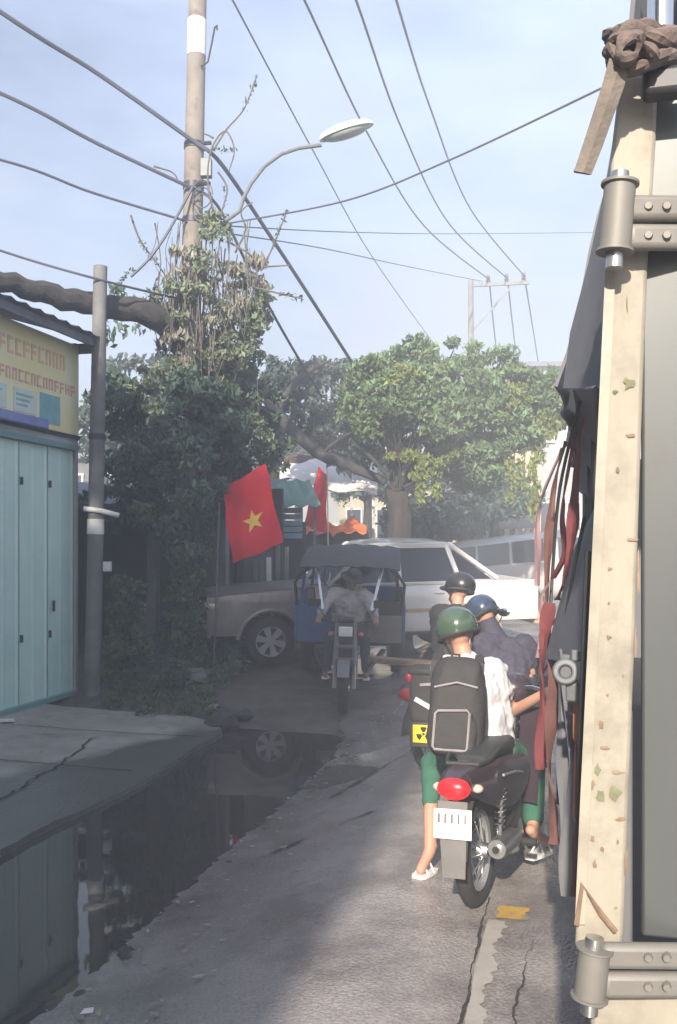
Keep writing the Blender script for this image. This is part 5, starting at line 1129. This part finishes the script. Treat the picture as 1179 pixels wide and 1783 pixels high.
# third motorbike with the rider in navy
bC = motorbike('black motorbike of the navy-jacketed rider, squeezed between the truck and white-shirted rider', 'dark_paint')
cC = P(893, 1417, 6.41); mC = settle(bC, (cC.x, cC.y), head(14), [(0, 0), (0, 1.22)], lean=R(3))
W2 = lambda x, y, z: mC @ Vector((x, y, z))
J = dict(pelvis=W2(0, .42, .86), chest=P(882, 1146, 6.95), neck=P(858, 1098, 7.02), head=P(842, 1072, 7.08), lsh=P(836, 1122, 6.9), rsh=P(920, 1126, 6.98), lel=P(835, 1190, 7.1), rel=P(938, 1185, 7.1), lha=W2(-.3, .74, 1.02), rha=W2(.3, .74, 1.02),
         lhip=W2(-.09, .44, .84), rhip=W2(.09, .44, .84), lkn=W2(-.2, .8, .76), rkn=W2(.2, .8, .76), lan=W2(-.28, .5, .1), ran=W2(.19, .42, .36), lto=W2(-.3, .62, .06), rto=W2(.2, .58, .33))
J['lto'].z = gz(J['lto']) + .06; J['lan'].z = J['lto'].z + .08
pC, oC, _ = person('person', 'rider hunched in a navy jacket and blue helmet next to the truck', J, (-.35, 1, -.1), shirt='jacket_navy', pants='pants_dark', sleeve=1.9, helmet='helmet_navy', fat=1.15, group='motorbike riders')
b = MB(); b.capsule(J['neck'] - oC - Vector((0, 0, .03)), J['neck'].lerp(J['head'], .45) - oC, .085, .072); b.build('collar', 'jacket_navy', pC)

# ------------------------------------------------------------------ cargo three-wheeler facing the camera
tw_ = thing('cargo_tricycle', 'blue three-wheeled cargo motorbike with a canopy, coming head-on', 'tricycle'); WT = .30
wheel(tw_, (0, 0, WT), WT, .12, 'bike', spokes=18)
for s_ in (-1, 1):
    wheel(tw_, (s_ * .62, -2.1, WT), WT, .14, 'car', side=s_, rimm='dark_metal')
    MB().tube([(s_ * .115, 0, WT), (s_ * .115, -.1, .62)], .024, 8).build('fork_leg', 'steel', tw_)
    MB().tube([(s_ * .115, -.08, .56), (s_ * .1, -.3, 1.02)], .032, 8).build('fork_tube', 'galv', tw_)
    MB().tube([(s_ * .1, -.38, 1.0), (s_ * .26, -.46, 1.03), (s_ * .38, -.52, 1.02)], .016, 8).build('handlebar', 'dark_metal', tw_)
    b = MB(); b.tube([(s_ * .24, -.45, 1.03), (s_ * .36, -.44, 1.2)], .008, 6); b.box((s_ * .4, -.44, 1.24), (.16, .02, .09)); b.build('mirror', 'black_plastic', tw_)
    MB().ell((s_ * .18, -.24, .9), (.035, .04, .03), 10, 6).build('turn_signal', 'strap_orange', tw_)
    # cargo box side, canopy posts
    MB().box((s_ * .7, -1.95, .87), (.045, 1.6, .5)).build('side_panel', 'blue_paint', tw_, bevel=.008)
    for y in (-1.18, -2.72): MB().bar((s_ * .68, y, .55), (s_ * .58, y, 1.66), .04).build('canopy_post', 'blue_paint' if s_ > 0 else 'dark_metal', tw_)
    MB().tube([(s_ * .68, -1.1, 1.1), (s_ * .7, -1.0, 1.4), (s_ * .6, -.9, 1.56), (s_ * .5, -.86, 1.62)], .02, 8).build('side_hoop', 'dark_metal', tw_)
    MB().bar((s_ * .3, -.45, 1.15), (s_ * .42, -1.0, 1.64), .03).build('windscreen_strut', 'alloy', tw_)
    MB().bar((s_ * .25, -.3, .45), (s_ * .45, -1.2, .5), .05).build('frame_rail', 'dark_metal', tw_)
MB().box((.45, -1.12, .86), (.46, .04, .5)).build('front_panel', 'blue_paint', tw_, bevel=.008)
MB().box((-.45, -1.12, .80), (.46, .04, .36)).build('front_panel', 'grey_flap', tw_, bevel=.008); MB().box((-.45, -1.13, 1.06), (.44, .035, .2)).build('upper_panel', 'dark_metal', tw_, bevel=.008)
MB().box((0, -1.95, .6), (1.4, 1.62, .05)).build('cargo_floor', 'dark_metal', tw_)
MB().box((0, -2.75, .87), (1.4, .04, .5)).build('tail_board', 'blue_paint', tw_, bevel=.008)
MB().sheet([[(-.64 + 1.26 * i / 14, y, z + .03 * math.sin(math.pi * i / 14) + .012 * math.sin(i * 2.2 + y * 3) - .02 * math.sin(math.pi * (y + .8) / 2)) for y, z in ((-.82, 1.62), (-.95, 1.69), (-1.9, 1.73), (-2.8, 1.69))] for i in range(15)], .015).build('canopy', 'canopy_cloth', tw_)
MB().add([(-.3, -.46, 1.16), (.3, -.46, 1.16), (.4, -.98, 1.6), (-.4, -.98, 1.6), (-.3, -.45, 1.155), (.3, -.45, 1.155), (.4, -.97, 1.595), (-.4, -.97, 1.595)], [(0, 1, 2, 3), (7, 6, 5, 4), (0, 4, 5, 1), (1, 5, 6, 2), (2, 6, 7, 3), (3, 7, 4, 0)]) if False else None
MB().box((0, -.2, .96), (.2, .1, .16)).build('headlight_case', 'black_plastic', tw_, bevel=.02); MB().box((0, -.145, .95), (.165, .02, .12)).build('headlight', 'plate_white', tw_, bevel=.01)
MB().box((0, -.27, 1.07), (.2, .12, .06)).build('dashboard', 'black_plastic', tw_, bevel=.015)
rows = [[(x, .35 * math.cos(R(a)), WT + .35 * math.sin(R(a))) for x in (-.07, 0, .07)] for a in np.linspace(35, 150, 12)]
MB().sheet(rows, .006).build('front_mudguard', 'galv', tw_)
MB().box((0, .02, .72 - .06), (.23, .03, .02)).build('fork_brace', 'galv', tw_); MB().box((0, -.1, .78), (.22, .05, .03)).build('fork_brace', 'galv', tw_)
MB().loft([((0, -.42, .62), .1, .14), ((0, -.65, .72), .15, .12), ((0, -.9, .7), .14, .1)], 14, 2.6).build('fuel_tank', 'dark_paint', tw_)
MB().loft([((0, -.8, .78), .16, .04), ((0, -1.0, .79), .2, .05), ((0, -1.1, .79), .2, .05)], 14, 3).build('seat', 'seat_vinyl', tw_)
MB().box((0, -.6, .42), (.26, .4, .28)).build('engine', 'dark_metal', tw_, bevel=.04)
cT = P(598, 1240, 10.87); mT = settle(tw_, (cT.x, cT.y), Vector((-.06, -1)), [(0, 0), (0, -2.1), (.62, -2.1)][:1] + [(0, -.01), (.3, 0)], dz=0)
# orient with the real contact points: front wheel, midpoint and one side of the rear axle
def settle_tri():
    a = Vector((-.06, -1)).normalized(); s_ = Vector((a.y, -a.x)); f3 = Vector((cT.x, cT.y, 0)); rL = f3 + Vector((-a.x, -a.y, 0)) * 2.1 + Vector((s_.x, s_.y, 0)) * .62; rR = f3 + Vector((-a.x, -a.y, 0)) * 2.1 - Vector((s_.x, s_.y, 0)) * .62
    for p in (f3, rL, rR): p.z = gz(p) + .012
    yv = (f3 - (rL + rR) / 2).normalized(); xv = (rL - rR); xv = (xv - yv * xv.dot(yv)).normalized(); zv = xv.cross(yv)
    m4 = Matrix((xv, yv, zv)).transposed().to_4x4(); m4.translation = f3; tw_.location = f3; tw_.rotation_euler = m4.to_euler(); return m4
mT = settle_tri(); W3 = lambda x, y, z: mT @ Vector((x, y, z))
J = dict(pelvis=W3(0, -.98, .88), chest=W3(0, -.9, 1.18), neck=W3(-.02, -.84, 1.36), head=W3(-.05, -.8, 1.48), lsh=W3(-.19, -.88, 1.29), rsh=W3(.19, -.88, 1.29), lel=W3(-.32, -.72, 1.1), rel=W3(.32, -.72, 1.1), lha=W3(-.34, -.56, 1.05), rha=W3(.34, -.56, 1.05),
         lhip=W3(-.1, -.96, .86), rhip=W3(.1, -.96, .86), lkn=W3(-.22, -.56, .78), rkn=W3(.22, -.56, .78), lan=W3(-.24, -.5, .42), rto=W3(.25, -.36, .36), ran=W3(.24, -.5, .42), lto=W3(-.25, -.36, .36))
person('person', 'driver in a grey shirt gripping the handlebars of the blue three-wheeler', J, (0, -1, -.1), skin='skin_dark', shirt='shirt_grey', pants='pants_dark', sleeve=1.75, shirt_len=.04, hat='bag_black', face=True)
for s_ in (-1, 1): MB().bar((s_ * .14, -.43, .35), (s_ * .34, -.43, .35), .07, .03).build('footboard', 'dark_metal', tw_)

# ------------------------------------------------------------------ parked van under the lean-to
vv = P(872, 1000, 22.6); vn_ = thing('parked_van', 'white van parked before the low lean-to behind the pickup', 'van')
b = MB(); b.loft([((0, -2.2, 1.05), .8, .68), ((0, -2.1, 1.08), .84, .78), ((0, 1.0, 1.1), .84, .8), ((0, 1.5, .98), .83, .64), ((0, 2.1, .72), .8, .36), ((0, 2.25, .68), .74, .28)], 24, 5); b.build('body', 'car_white', vn_)
for s_ in (-1, 1):
    for y0, y1 in ((-1.95, -1.0), (-.9, .1), (.2, .95)): MB().box((s_ * .845, (y0 + y1) / 2, 1.42), (.02, y1 - y0, .5)).build('side_window', 'window_glass', vn_, bevel=.01)
    for y in (-1.4, 1.4): wheel(vn_, (s_ * .74, y, .32), .32, .2, 'car', side=s_)
MB().box((0, -2.2, 1.42), (1.3, .06, .5)).build('rear_window', 'window_glass', vn_, bevel=.01)
settle(vn_, (vv.x + .2, vv.y), Vector((-.6, .8)), [(-.74, -1.4), (-.74, 1.4), (.74, -1.4)])
# ------------------------------------------------------------------ covered truck on the right (local frame: +y along the road, +x across)
tk = thing('cargo_truck', 'tarpaulin-covered truck seen from its cream rear corner post with steel hinges', 'truck', (0, 0, 0), RA)
LQ = Matrix.Rotation(-RA, 4, 'Z')
def Q(px, py, D): return LQ @ P(px, py, D)           # pixel at a distance -> truck frame
SR = 1.87                                                   # rear face
# corner post: lower and upper piece, rear face towards the camera
pL, pR = Q(1012, 1400, 1.82), Q(1108, 1400, 1.82)
def post_piece(name, pts_l, pts_r, dep, m_):
    vs = []
    for a, c in zip(pts_l, pts_r): vs += [a, c, c + Vector((0, dep, 0)), a + Vector((.0, dep, 0))]
    fs = []; n = len(pts_l)
    for i in range(n - 1):
        for j in range(4): fs.append((i * 4 + j, i * 4 + (j + 1) % 4, (i + 1) * 4 + (j + 1) % 4, (i + 1) * 4 + j))
    fs += [(3, 2, 1, 0), tuple((n - 1) * 4 + k for k in range(4))]
    return MB().add(vs, fs).build(name, m_, tk, bevel=.008)
DPo = 1.82
# the post: left edge / right edge at several heights
po = post_piece('corner_post', [Q(x, y, DPo) for x, y in ((1001, 1665), (1003, 1620), (1012, 1400), (1024, 1150), (1036, 900), (1047, 660), (1056, 460), (1066, 250), (1080, 130))],
                [Q(x, y, DPo) for x, y in ((1084, 1665), (1086, 1620), (1094, 1400), (1104, 1150), (1112, 900), (1120, 660), (1128, 460), (1142, 250), (1146, 130))], .07, 'cream_paint')
# narrow folded lip along the outer edge
li = MB(); li.sheet([[Q(x - 2, y, DPo - .006), Q(x + 16, y, DPo - .012)] for x, y in ((1003, 1610), (1012, 1400), (1024, 1150), (1036, 900), (1047, 660), (1056, 470))], .006); li.build('edge_lip', 'cream_paint', po)
# chips, moss and scratches with their own shapes
g = random.Random(9)
def chip(x, y, rx, ry, m_):
    b = MB(); n = 9; c = Q(x, y, DPo - .002); vs = [c]
    for k in range(n):
        a = 2 * math.pi * k / n; f_ = g.uniform(.45, 1.2); vs.append(Q(x + rx * f_ * math.cos(a), y + ry * f_ * math.sin(a), DPo - .0015))
    b.add([v + Vector((0, -.0015, 0)) for v in vs], [(0, 1 + k, 1 + (k + 1) % n) for k in range(n)]); b.build('paint_chip', m_, po, smooth=False)
for x, y, rx, ry, m_ in ((1096, 668, 14, 12, 'moss'), (1072, 682, 6, 5, 'moss'), (1098, 758, 9, 4, 'rust'), (1100, 940, 12, 4, 'rust'), (1060, 1110, 5, 5, 'rust'), (1085, 1175, 4, 4, 'rust'), (1045, 1385, 9, 13, 'moss'), (1075, 1345, 14, 3, 'rust'), (1046, 1262, 5, 9, 'rust'), (1055, 1302, 14, 3, 'rust'), (1040, 1340, 7, 14, 'moss'), (1032, 1366, 5, 9, 'rust'), (1032, 1460, 4, 7, 'rust'), (1050, 1478, 4, 6, 'rust'), (1076, 1465, 3, 5, 'rust'), (1036, 1505, 4, 9, 'rust'), (1072, 1580, 4, 3, 'rust'), (1092, 530, 2, 20, 'rust'), (1090, 300, 5, 3, 'rust'), (1112, 1000, 3, 46, 'rust'), (1107, 1120, 3, 30, 'rust'), (1048, 700, 3, 26, 'rust'), (1030, 1130, 3, 34, 'rust'), (1018, 1440, 4, 40, 'rust'), (1090, 1500, 4, 30, 'rust'), (1070, 1380, 12, 16, 'moss'), (1062, 990, 6, 3, 'rust'), (1075, 820, 4, 6, 'rust'), (1080, 1425, 9, 4, 'rust'), (1060, 1050, 3, 3, 'rust'), (1058, 1210, 3, 3, 'rust')): chip(x, y, rx, ry, m_)
# hinges: barrel, arm onto the door
def hinge(y0, y1, xb, arm):
    h_ = MB(); a, c = Q(xb - 8, y1, DPo - .05), Q(xb + 2, y0, DPo - .05); h_.tube([a, a.lerp(c, .04), a.lerp(c, .05), a.lerp(c, .95), a.lerp(c, .96), c], [.036, .036, .03, .03, .036, .036], 20); h_ = h_.build('hinge', 'hinge_grey', tk)
    MB().tube([a - Vector((0, 0, .03)), c + Vector((0, 0, .02))], .017, 12).build('hinge_pin', 'steel', h_)
    ym = (y0 + y1) / 2
    for dy, hh in ((-.026, .05), (.03, .05)):
        p_, q_ = Q(xb + 12, arm, DPo - .045), Q(xb + 260, arm + 2, DPo - .02); p_.z += dy; q_.z += dy
        MB().bar(p_, q_, .03, hh).build('hinge_arm', 'hinge_grey', h_, bevel=.012)
        for xx in (1128, 1160): bp_ = Q(xx, arm, DPo - .045); bp_.z += dy; MB().lathe([(0, .006), (.007, .006), (.009, 0), (.009, -.02)], 8, T(bp_ + Vector((0, -.012, 0))) @ Matrix.Rotation(R(90), 4, 'X')).build('bolt', 'hinge_grey', h_)
hinge(318, 440, 1078, 390); hinge(1650, 1738, 1034, 1690)
# door panel with raised ribs right of the post
dpl = MB(); c0 = Q(1118, 900, DPo + .02); dpl.box((c0.x + .55, c0.y + .02, (Q(1118, 130, DPo).z + Q(1118, 1640, DPo).z) / 2), (1.1, .03, Q(1118, 130, DPo).z - Q(1118, 1640, DPo).z)); dpo = dpl.build('rear_door', 'door_grey', tk, bevel=.006)
for k in range(8): MB().box((c0.x + .1 + .14 * k, c0.y - .004, (Q(1118, 480, DPo).z + Q(1118, 1600, DPo).z) / 2), (.03, .02, 1.2)).build('door_rib', 'door_grey', dpo, bevel=.006)
MB().box((c0.x + .55, c0.y + .02, Q(1118, 1765, DPo).z), (1.3, .06, .1)).build('rear_sill', 'cream_paint', tk, bevel=.01)
MB().box((c0.x + .55, c0.y + .12, Q(1118, 1840, DPo).z), (1.3, .2, .08)).build('rear_crossmember', 'dark_metal', tk, bevel=.01)
b = MB(); b.tube([Q(1004, 1610, DPo - .008), Q(1014, 1540, DPo - .012), Q(1046, 1590, DPo - .01), Q(1072, 1622, DPo - .008)], .006, 6); b.build('rust_seam', 'rust', po)
# body: flank, floor, wheels, chassis, cab
fx = Q(1040, 900, DPo).x
MB().box((fx + 1.12, SR + 2.9, 1.18), (2.2, 5.6, .12)).build('bed_floor', 'dark_metal', tk)
MB().box((fx + .05, SR + 2.95, 1.5), (.05, 5.6, .55)).build('side_board', 'tarp', tk, bevel=.006)
MB().box((fx + 2.2, SR + 2.9, 1.9), (.05, 5.6, 1.4)).build('side_board', 'tarp', tk)
MB().box((fx + 1.12, SR + 5.75, 2.0), (2.2, .06, 1.6)).build('front_board', 'tarp', tk)
for s in (3.2, 4.4, 5.6, 7.0): MB().box((fx + .06, s + .0, 1.95), (.06, .06, 1.5)).build('stake', 'dark_metal', tk)
for x in (fx + .35, fx + 1.85): MB().box((x, SR + 3.3, .95), (.1, 6.8, .2)).build('chassis_rail', 'dark_metal', tk)
for s in (3.4, 8.2):
    for x, sd4 in ((fx + .26, -1), (fx + 2.0, 1)): wheel(tk, (x, s, .25 + .02 + .42), .42, .26, 'car', side=sd4, rimm='grey_flap')
cb_ = MB(); cb_.loft([((fx + 1.12, 7.75, 1.65), 1.02, .85), ((fx + 1.12, 7.85, 1.68), 1.05, .95), ((fx + 1.12, 8.9, 1.66), 1.05, .93), ((fx + 1.12, 9.5, 1.45), 1.03, .72), ((fx + 1.12, 9.6, 1.4), 1.0, .66)], 28, 6); cb_.build('cab', 'cream_paint', tk)
MB().box((fx + .06, 8.6, 2.0), (.05, .8, .55)).build('cab_window', 'window_glass', tk, bevel=.01)
# tarpaulin: steep side sheet flaring out over the flank, wavy
rows = []
e0 = Q(965, 672, 3.25); top0 = Q(1180, -190, 3.05)
for i in range(31):
    u = i / 30; y = e0.y + 4.3 * u; r_ = []
    for j in range(15):
        v = j / 14; p = e0.lerp(top0, v); wv = .018 * math.sin(u * 26 + v * 3) * (1 - v) + .01 * math.sin(v * 14 + u * 9)
        r_.append((p.x + wv + .10 * u * (1 - v), y + (top0.y - e0.y) * v * (1 - u), p.z - .02 * math.sin(u * 22) * (1 - v) - .05 * u))
    r_ += [(top0.x + .9, y, top0.z + .25), (top0.x + 1.9, y, top0.z - .4)]
    rows.append(r_)
MB().sheet(rows, .012).build('tarpaulin', 'tarp', tk)
# tarp tail folded in behind the post
rows = [[Q(1004 + 4 * math.sin(j * 1.7), 676 + 3 * j, 3.3 + .03 * j), Q(1058 + 10 * j * .3, 660 - 60 * j, 2.1 + .0 * j)] for j in range(9)]
MB().sheet([[Q((1122 - .216 * y) * (1 - i / 8) + (1100 + .02 * y) * i / 8, y, 3.0 - .9 * i / 8) + Vector((.01 * math.sin(i * 2 + y * .02), 0, 0)) for y in (60, 200, 330, 460, 580, 676)] for i in range(9)], .01).build('tarpaulin_tail', 'tarp', tk)
MB().sheet([[Q(1002 + 5 * math.sin(i), 676 + 22 * i, 3.4 + .5 * i), Q(1040, 670 + 26 * i, 2.3 + .5 * i)] for i in range(9)], .012).build('lower_flap', 'tarp', tk)
# twisted cloth tied round the top of the post, and its hanging tail
kn = thing('tied_cloth', 'brown cloth knotted round the top of the cream truck post, one end hanging', 'cloth', P(1110, 100, 1.78)); ko = kn.location.copy()
q = lambda x, y, d: P(x, y, d) - ko
g = random.Random(12)
for k in range(6):
    pts = []; ph = g.uniform(-.6, .6)
    for j in range(17):
        a = 2 * math.pi * j / 16 + ph; pts.append(q(1122 + (56 + g.uniform(-4, 4)) * math.cos(a), 62 + 10 * k + (9 + 4 * (k % 2)) * math.sin(a + k * .9) + 7 * math.cos(a * 2 + k), 1.80 + (.075 + .006 * (k % 3)) * math.sin(a)))
    MB().tube(spline(pts, 3), [.0145 + .004 * math.sin(i * .9 + k) for i in range(len(spline(pts, 3)))], 7, flat=.72).build('wrap', 'cloth_brown', kn)
for pts in ([(1070, 78, 1.73), (1085, 60, 1.69), (1112, 66, 1.685), (1106, 96, 1.69), (1078, 106, 1.695), (1068, 88, 1.72)], [(1095, 108, 1.70), (1078, 92, 1.68), (1092, 66, 1.68), (1124, 78, 1.69), (1140, 100, 1.71)], [(1064, 100, 1.74), (1072, 70, 1.71), (1100, 52, 1.71), (1150, 58, 1.72), (1185, 66, 1.75)]):
    sp_ = spline([q(*p) for p in pts], 5); MB().tube(sp_, [.013 + .006 * math.sin(i * .8) for i in range(len(sp_))], 8, flat=.7).build('knot_strand', 'cloth_brown', kn)
MB().sheet([[q(x0, y0, 1.72 + dz), q((x0 + x1) / 2, y0 + 2, 1.712 + dz), q(x1, y0 + 4, 1.72 + dz)] for x0, x1, y0, dz in ((1062, 1096, 105, 0), (1050, 1082, 150, .0), (1034, 1064, 200, .01), (1018, 1046, 250, .0), (1004, 1028, 294, .01), (1000, 1026, 301, .01))], .007).build('hanging_end', 'cloth_strap', kn)
MB().box((LQ @ P(1166, 145, 1.76)) , (.1, .05, .055)).build('latch', 'dark_metal', tk, bevel=.012)
MB().tube([Q(1150, 60, 1.84), Q(1152, -120, 1.84)], .026, 16).build('bow_tube', 'chrome', tk)
b = MB(); b.sheet([[Q(1092 + 14 * j, 70 - 40 * j * .2, 1.95 + .05 * j), Q(1104 + 16 * j, -60, 1.95 + .05 * j), Q(1135 + 16 * j, -200, 1.95 + .05 * j)] for j in range(6)], .01); b.build('tarpaulin_corner', 'tarp', tk)
# dropped board, bracket and lashing straps hanging along the flank
bd = MB(); vs = [Q(1034, 885, 3.0), Q(1026, 1160, 2.5), Q(948, 1148, 3.5), Q(997, 960, 4.3)]; th = Vector((.02, .01, 0))
bd.add(vs + [v + th for v in vs], [(0, 1, 2, 3), (7, 6, 5, 4), (0, 4, 5, 1), (1, 5, 6, 2), (2, 6, 7, 3), (3, 7, 4, 0)]); bd.build('dropped_board', 'tarp', tk, bevel=.004)
br = MB(); c = Q(985, 1170, 2.5); br.lathe([(.018, -.012), (.034, -.012), (.037, 0), (.034, .012), (.018, .012), (.015, 0)], 18, T(c) @ Matrix.Rotation(R(80), 4, 'X'), close=True); br.box(c + Vector((.03, .01, -.055)), (.06, .02, .05)); br.box(c + Vector((.04, .01, .045)), (.05, .02, .03)); br.bar(c + Vector((.04, .0, 0)), Q(1030, 1165, 2.3), .025, .05); br.build('lashing_ring', 'galv', tk, bevel=.004)
def strap(m_, pts, w_):
    """a twisted flat webbing strap"""
    pts = spline([Q(*p) for p in pts], 6); rows = []; g_ = random.Random(int(w_ * 1e4) + len(pts)); ph = g_.uniform(0, 6)
    for i, p in enumerate(pts):
        a = ph + i * .16; d = Vector((math.cos(a), math.sin(a) * .8, 0)) * (w_ * (.36 + .1 * math.sin(i * .7 + ph))); rows.append([p - d, p + Vector((.0, -.008, 0)), p + d])
    MB().sheet(rows, .008).build('lashing_strap', m_, tk)
strap('strap_red', [(1016, 730, 3.3), (1008, 800, 3.4), (1000, 880, 3.4), (992, 950, 3.4), (978, 1020, 3.4), (970, 1045, 3.5)], .045)
strap('strap_brick', [(985, 770, 3.9), (968, 840, 4.1), (960, 900, 4.1), (952, 980, 4.1), (950, 1060, 4.1), (946, 1120, 4.1)], .045)
strap('strap_pink', [(980, 780, 4.2), (950, 850, 4.3), (938, 900, 4.4), (937, 960, 4.4), (934, 1020, 4.4)], .03)
strap('strap_pink', [(958, 1010, 3.8), (942, 1040, 3.8), (946, 1075, 3.8), (942, 1110, 3.8), (936, 1145, 3.8)], .035)
strap('strap_red', [(958, 1050, 3.7), (946, 1110, 3.7), (942, 1180, 3.7), (945, 1250, 3.7), (940, 1340, 3.7)], .06)
strap('strap_brick', [(962, 1110, 3.5), (966, 1160, 3.4), (960, 1240, 3.4), (954, 1330, 3.4), (963, 1420, 3.4), (966, 1470, 3.4)], .06)
strap('strap_orange', [(1004, 1180, 2.6), (1003, 1260, 2.6), (1002, 1330, 2.6), (1001, 1424, 2.6)], .025)
strap('tarp', [(994, 1140, 2.9), (992, 1240, 2.9), (994, 1330, 2.9), (990, 1430, 2.9), (986, 1560, 2.9)], .06)
strap('tarp', [(974, 1130, 3.0), (978, 1260, 3.0), (981, 1400, 3.0), (984, 1560, 3.0)], .045)
strap('strap_brick', [(1006, 1300, 2.6), (1004, 1424, 2.6), (1003, 1490, 2.6), (1000, 1560, 2.6)], .03)
strap('strap_red', [(1000, 760, 3.7), (988, 830, 3.8), (980, 900, 3.8), (985, 960, 3.8), (962, 1005, 3.9)], .03)
# mesh net edge and thin ropes
for pts in ([(1010, 700, 3.4), (975, 850, 3.8), (962, 1000, 3.9), (955, 1140, 3.8)], [(1018, 900, 3.0), (985, 1080, 3.2), (975, 1240, 3.3), (972, 1400, 3.3)]):
    MB().tube(spline([Q(*p) for p in pts], 6), .007, 6).build('rope', 'dark_metal', tk)
MB().box(Q(1020, 1190, 2.2), (.02, .02, .2)).build('side_marker', 'plate_white', tk, bevel=.004); MB().box(Q(1017, 1245, 2.2), (.018, .02, .1)).build('side_marker', 'plate_white', tk, bevel=.004)
MB().tube([Q(1008, 1600, 2.1), Q(1012, 1300, 2.1), Q(1024, 960, 2.1)], .008, 8).build('guide_rod', 'dark_metal', tk)
# fallen leaves and grit along the gutter and pavement, pavement cracks
pv = bpy.data.objects['pavement']
fl_ = []; g = random.Random(77)
for i in range(420):
    s = g.uniform(3.0, 10.6); zone = g.random()
    t = g.uniform(-6.3, -3.9) if zone < .45 else -2.3 + abs(g.gauss(0, .35)); p = st(s, t)
    z = (.045 + .1 * min(1, max(0, (-3.75 - t) / 2.6)) + .02) if t < -3.8 else gz(p) + .03
    fl_.append((Vector((p.x, p.y, z)), (.01, .01, .002), 1))
V, Fa = leaves(fl_, .055, 0, 1.8, seed=41); V = V.reshape(-1, 4, 3); cz = V.mean(1, keepdims=True); V[:, :, 2] = cz[:, :, 2] + (V[:, :, 2] - cz[:, :, 2]) * .15
tag(mesh_np('fallen_leaves', V.reshape(-1, 3), Fa, 'leaf_dry'), 'scattered fallen leaves and grit along gutter and pavement', 'leaves', kind='stuff')
def pave_crack(s0, s1, t0, t1, seed):
    rows = []
    for k in range(40):
        u = k / 39; s = s0 + (s1 - s0) * u; t = t0 + (t1 - t0) * u + float(jag(u * 3 + seed, .05, seed)) + .006 * math.sin(k * 2.3); w_ = .006 + .006 * abs(math.sin(k * 1.7 + seed)); r = []
        for q_ in (-w_, w_):
            p = st(s + q_, t + q_); r.append((p.x, p.y, .045 + .1 * min(1, max(0, (-3.75 - t) / 2.6)) + .008 * math.sin(p.x * 2.1 + p.y) + .012))
        rows.append(r)
    tag(MB().sheet(rows).build('pavement_crack', 'crack'), kind='structure')
pave_crack(8.9, 9.2, -6.4, -3.95, 2); pave_crack(6.4, 8.8, -4.4, -4.9, 5); pave_crack(7.4, 7.7, -6.4, -3.9, 7)
# ------------------------------------------------------------------ hazy air round the whole place, thickened to lift the dark tones
hm = bpy.data.materials.new('haze'); hm.use_nodes = True; n = hm.node_tree.nodes
for x in list(n):
    if x.type == 'BSDF_PRINCIPLED': n.remove(x)
pv = n.new('ShaderNodeVolumePrincipled'); pv.inputs['Color'].default_value = (.84, .9, 1, 1); pv.inputs['Density'].default_value = .018; pv.inputs['Anisotropy'].default_value = .0
hm.node_tree.links.new(pv.outputs[0], n['Material Output'].inputs['Volume'])
M['haze'] = hm
hzb = MB().box((0, 0, 6.8), (3200, 3200, 16.0)).build('haze', 'haze', smooth=False); tag(hzb, 'pale haze along the street, thickened to lift the dark tones', 'haze', kind='stuff')
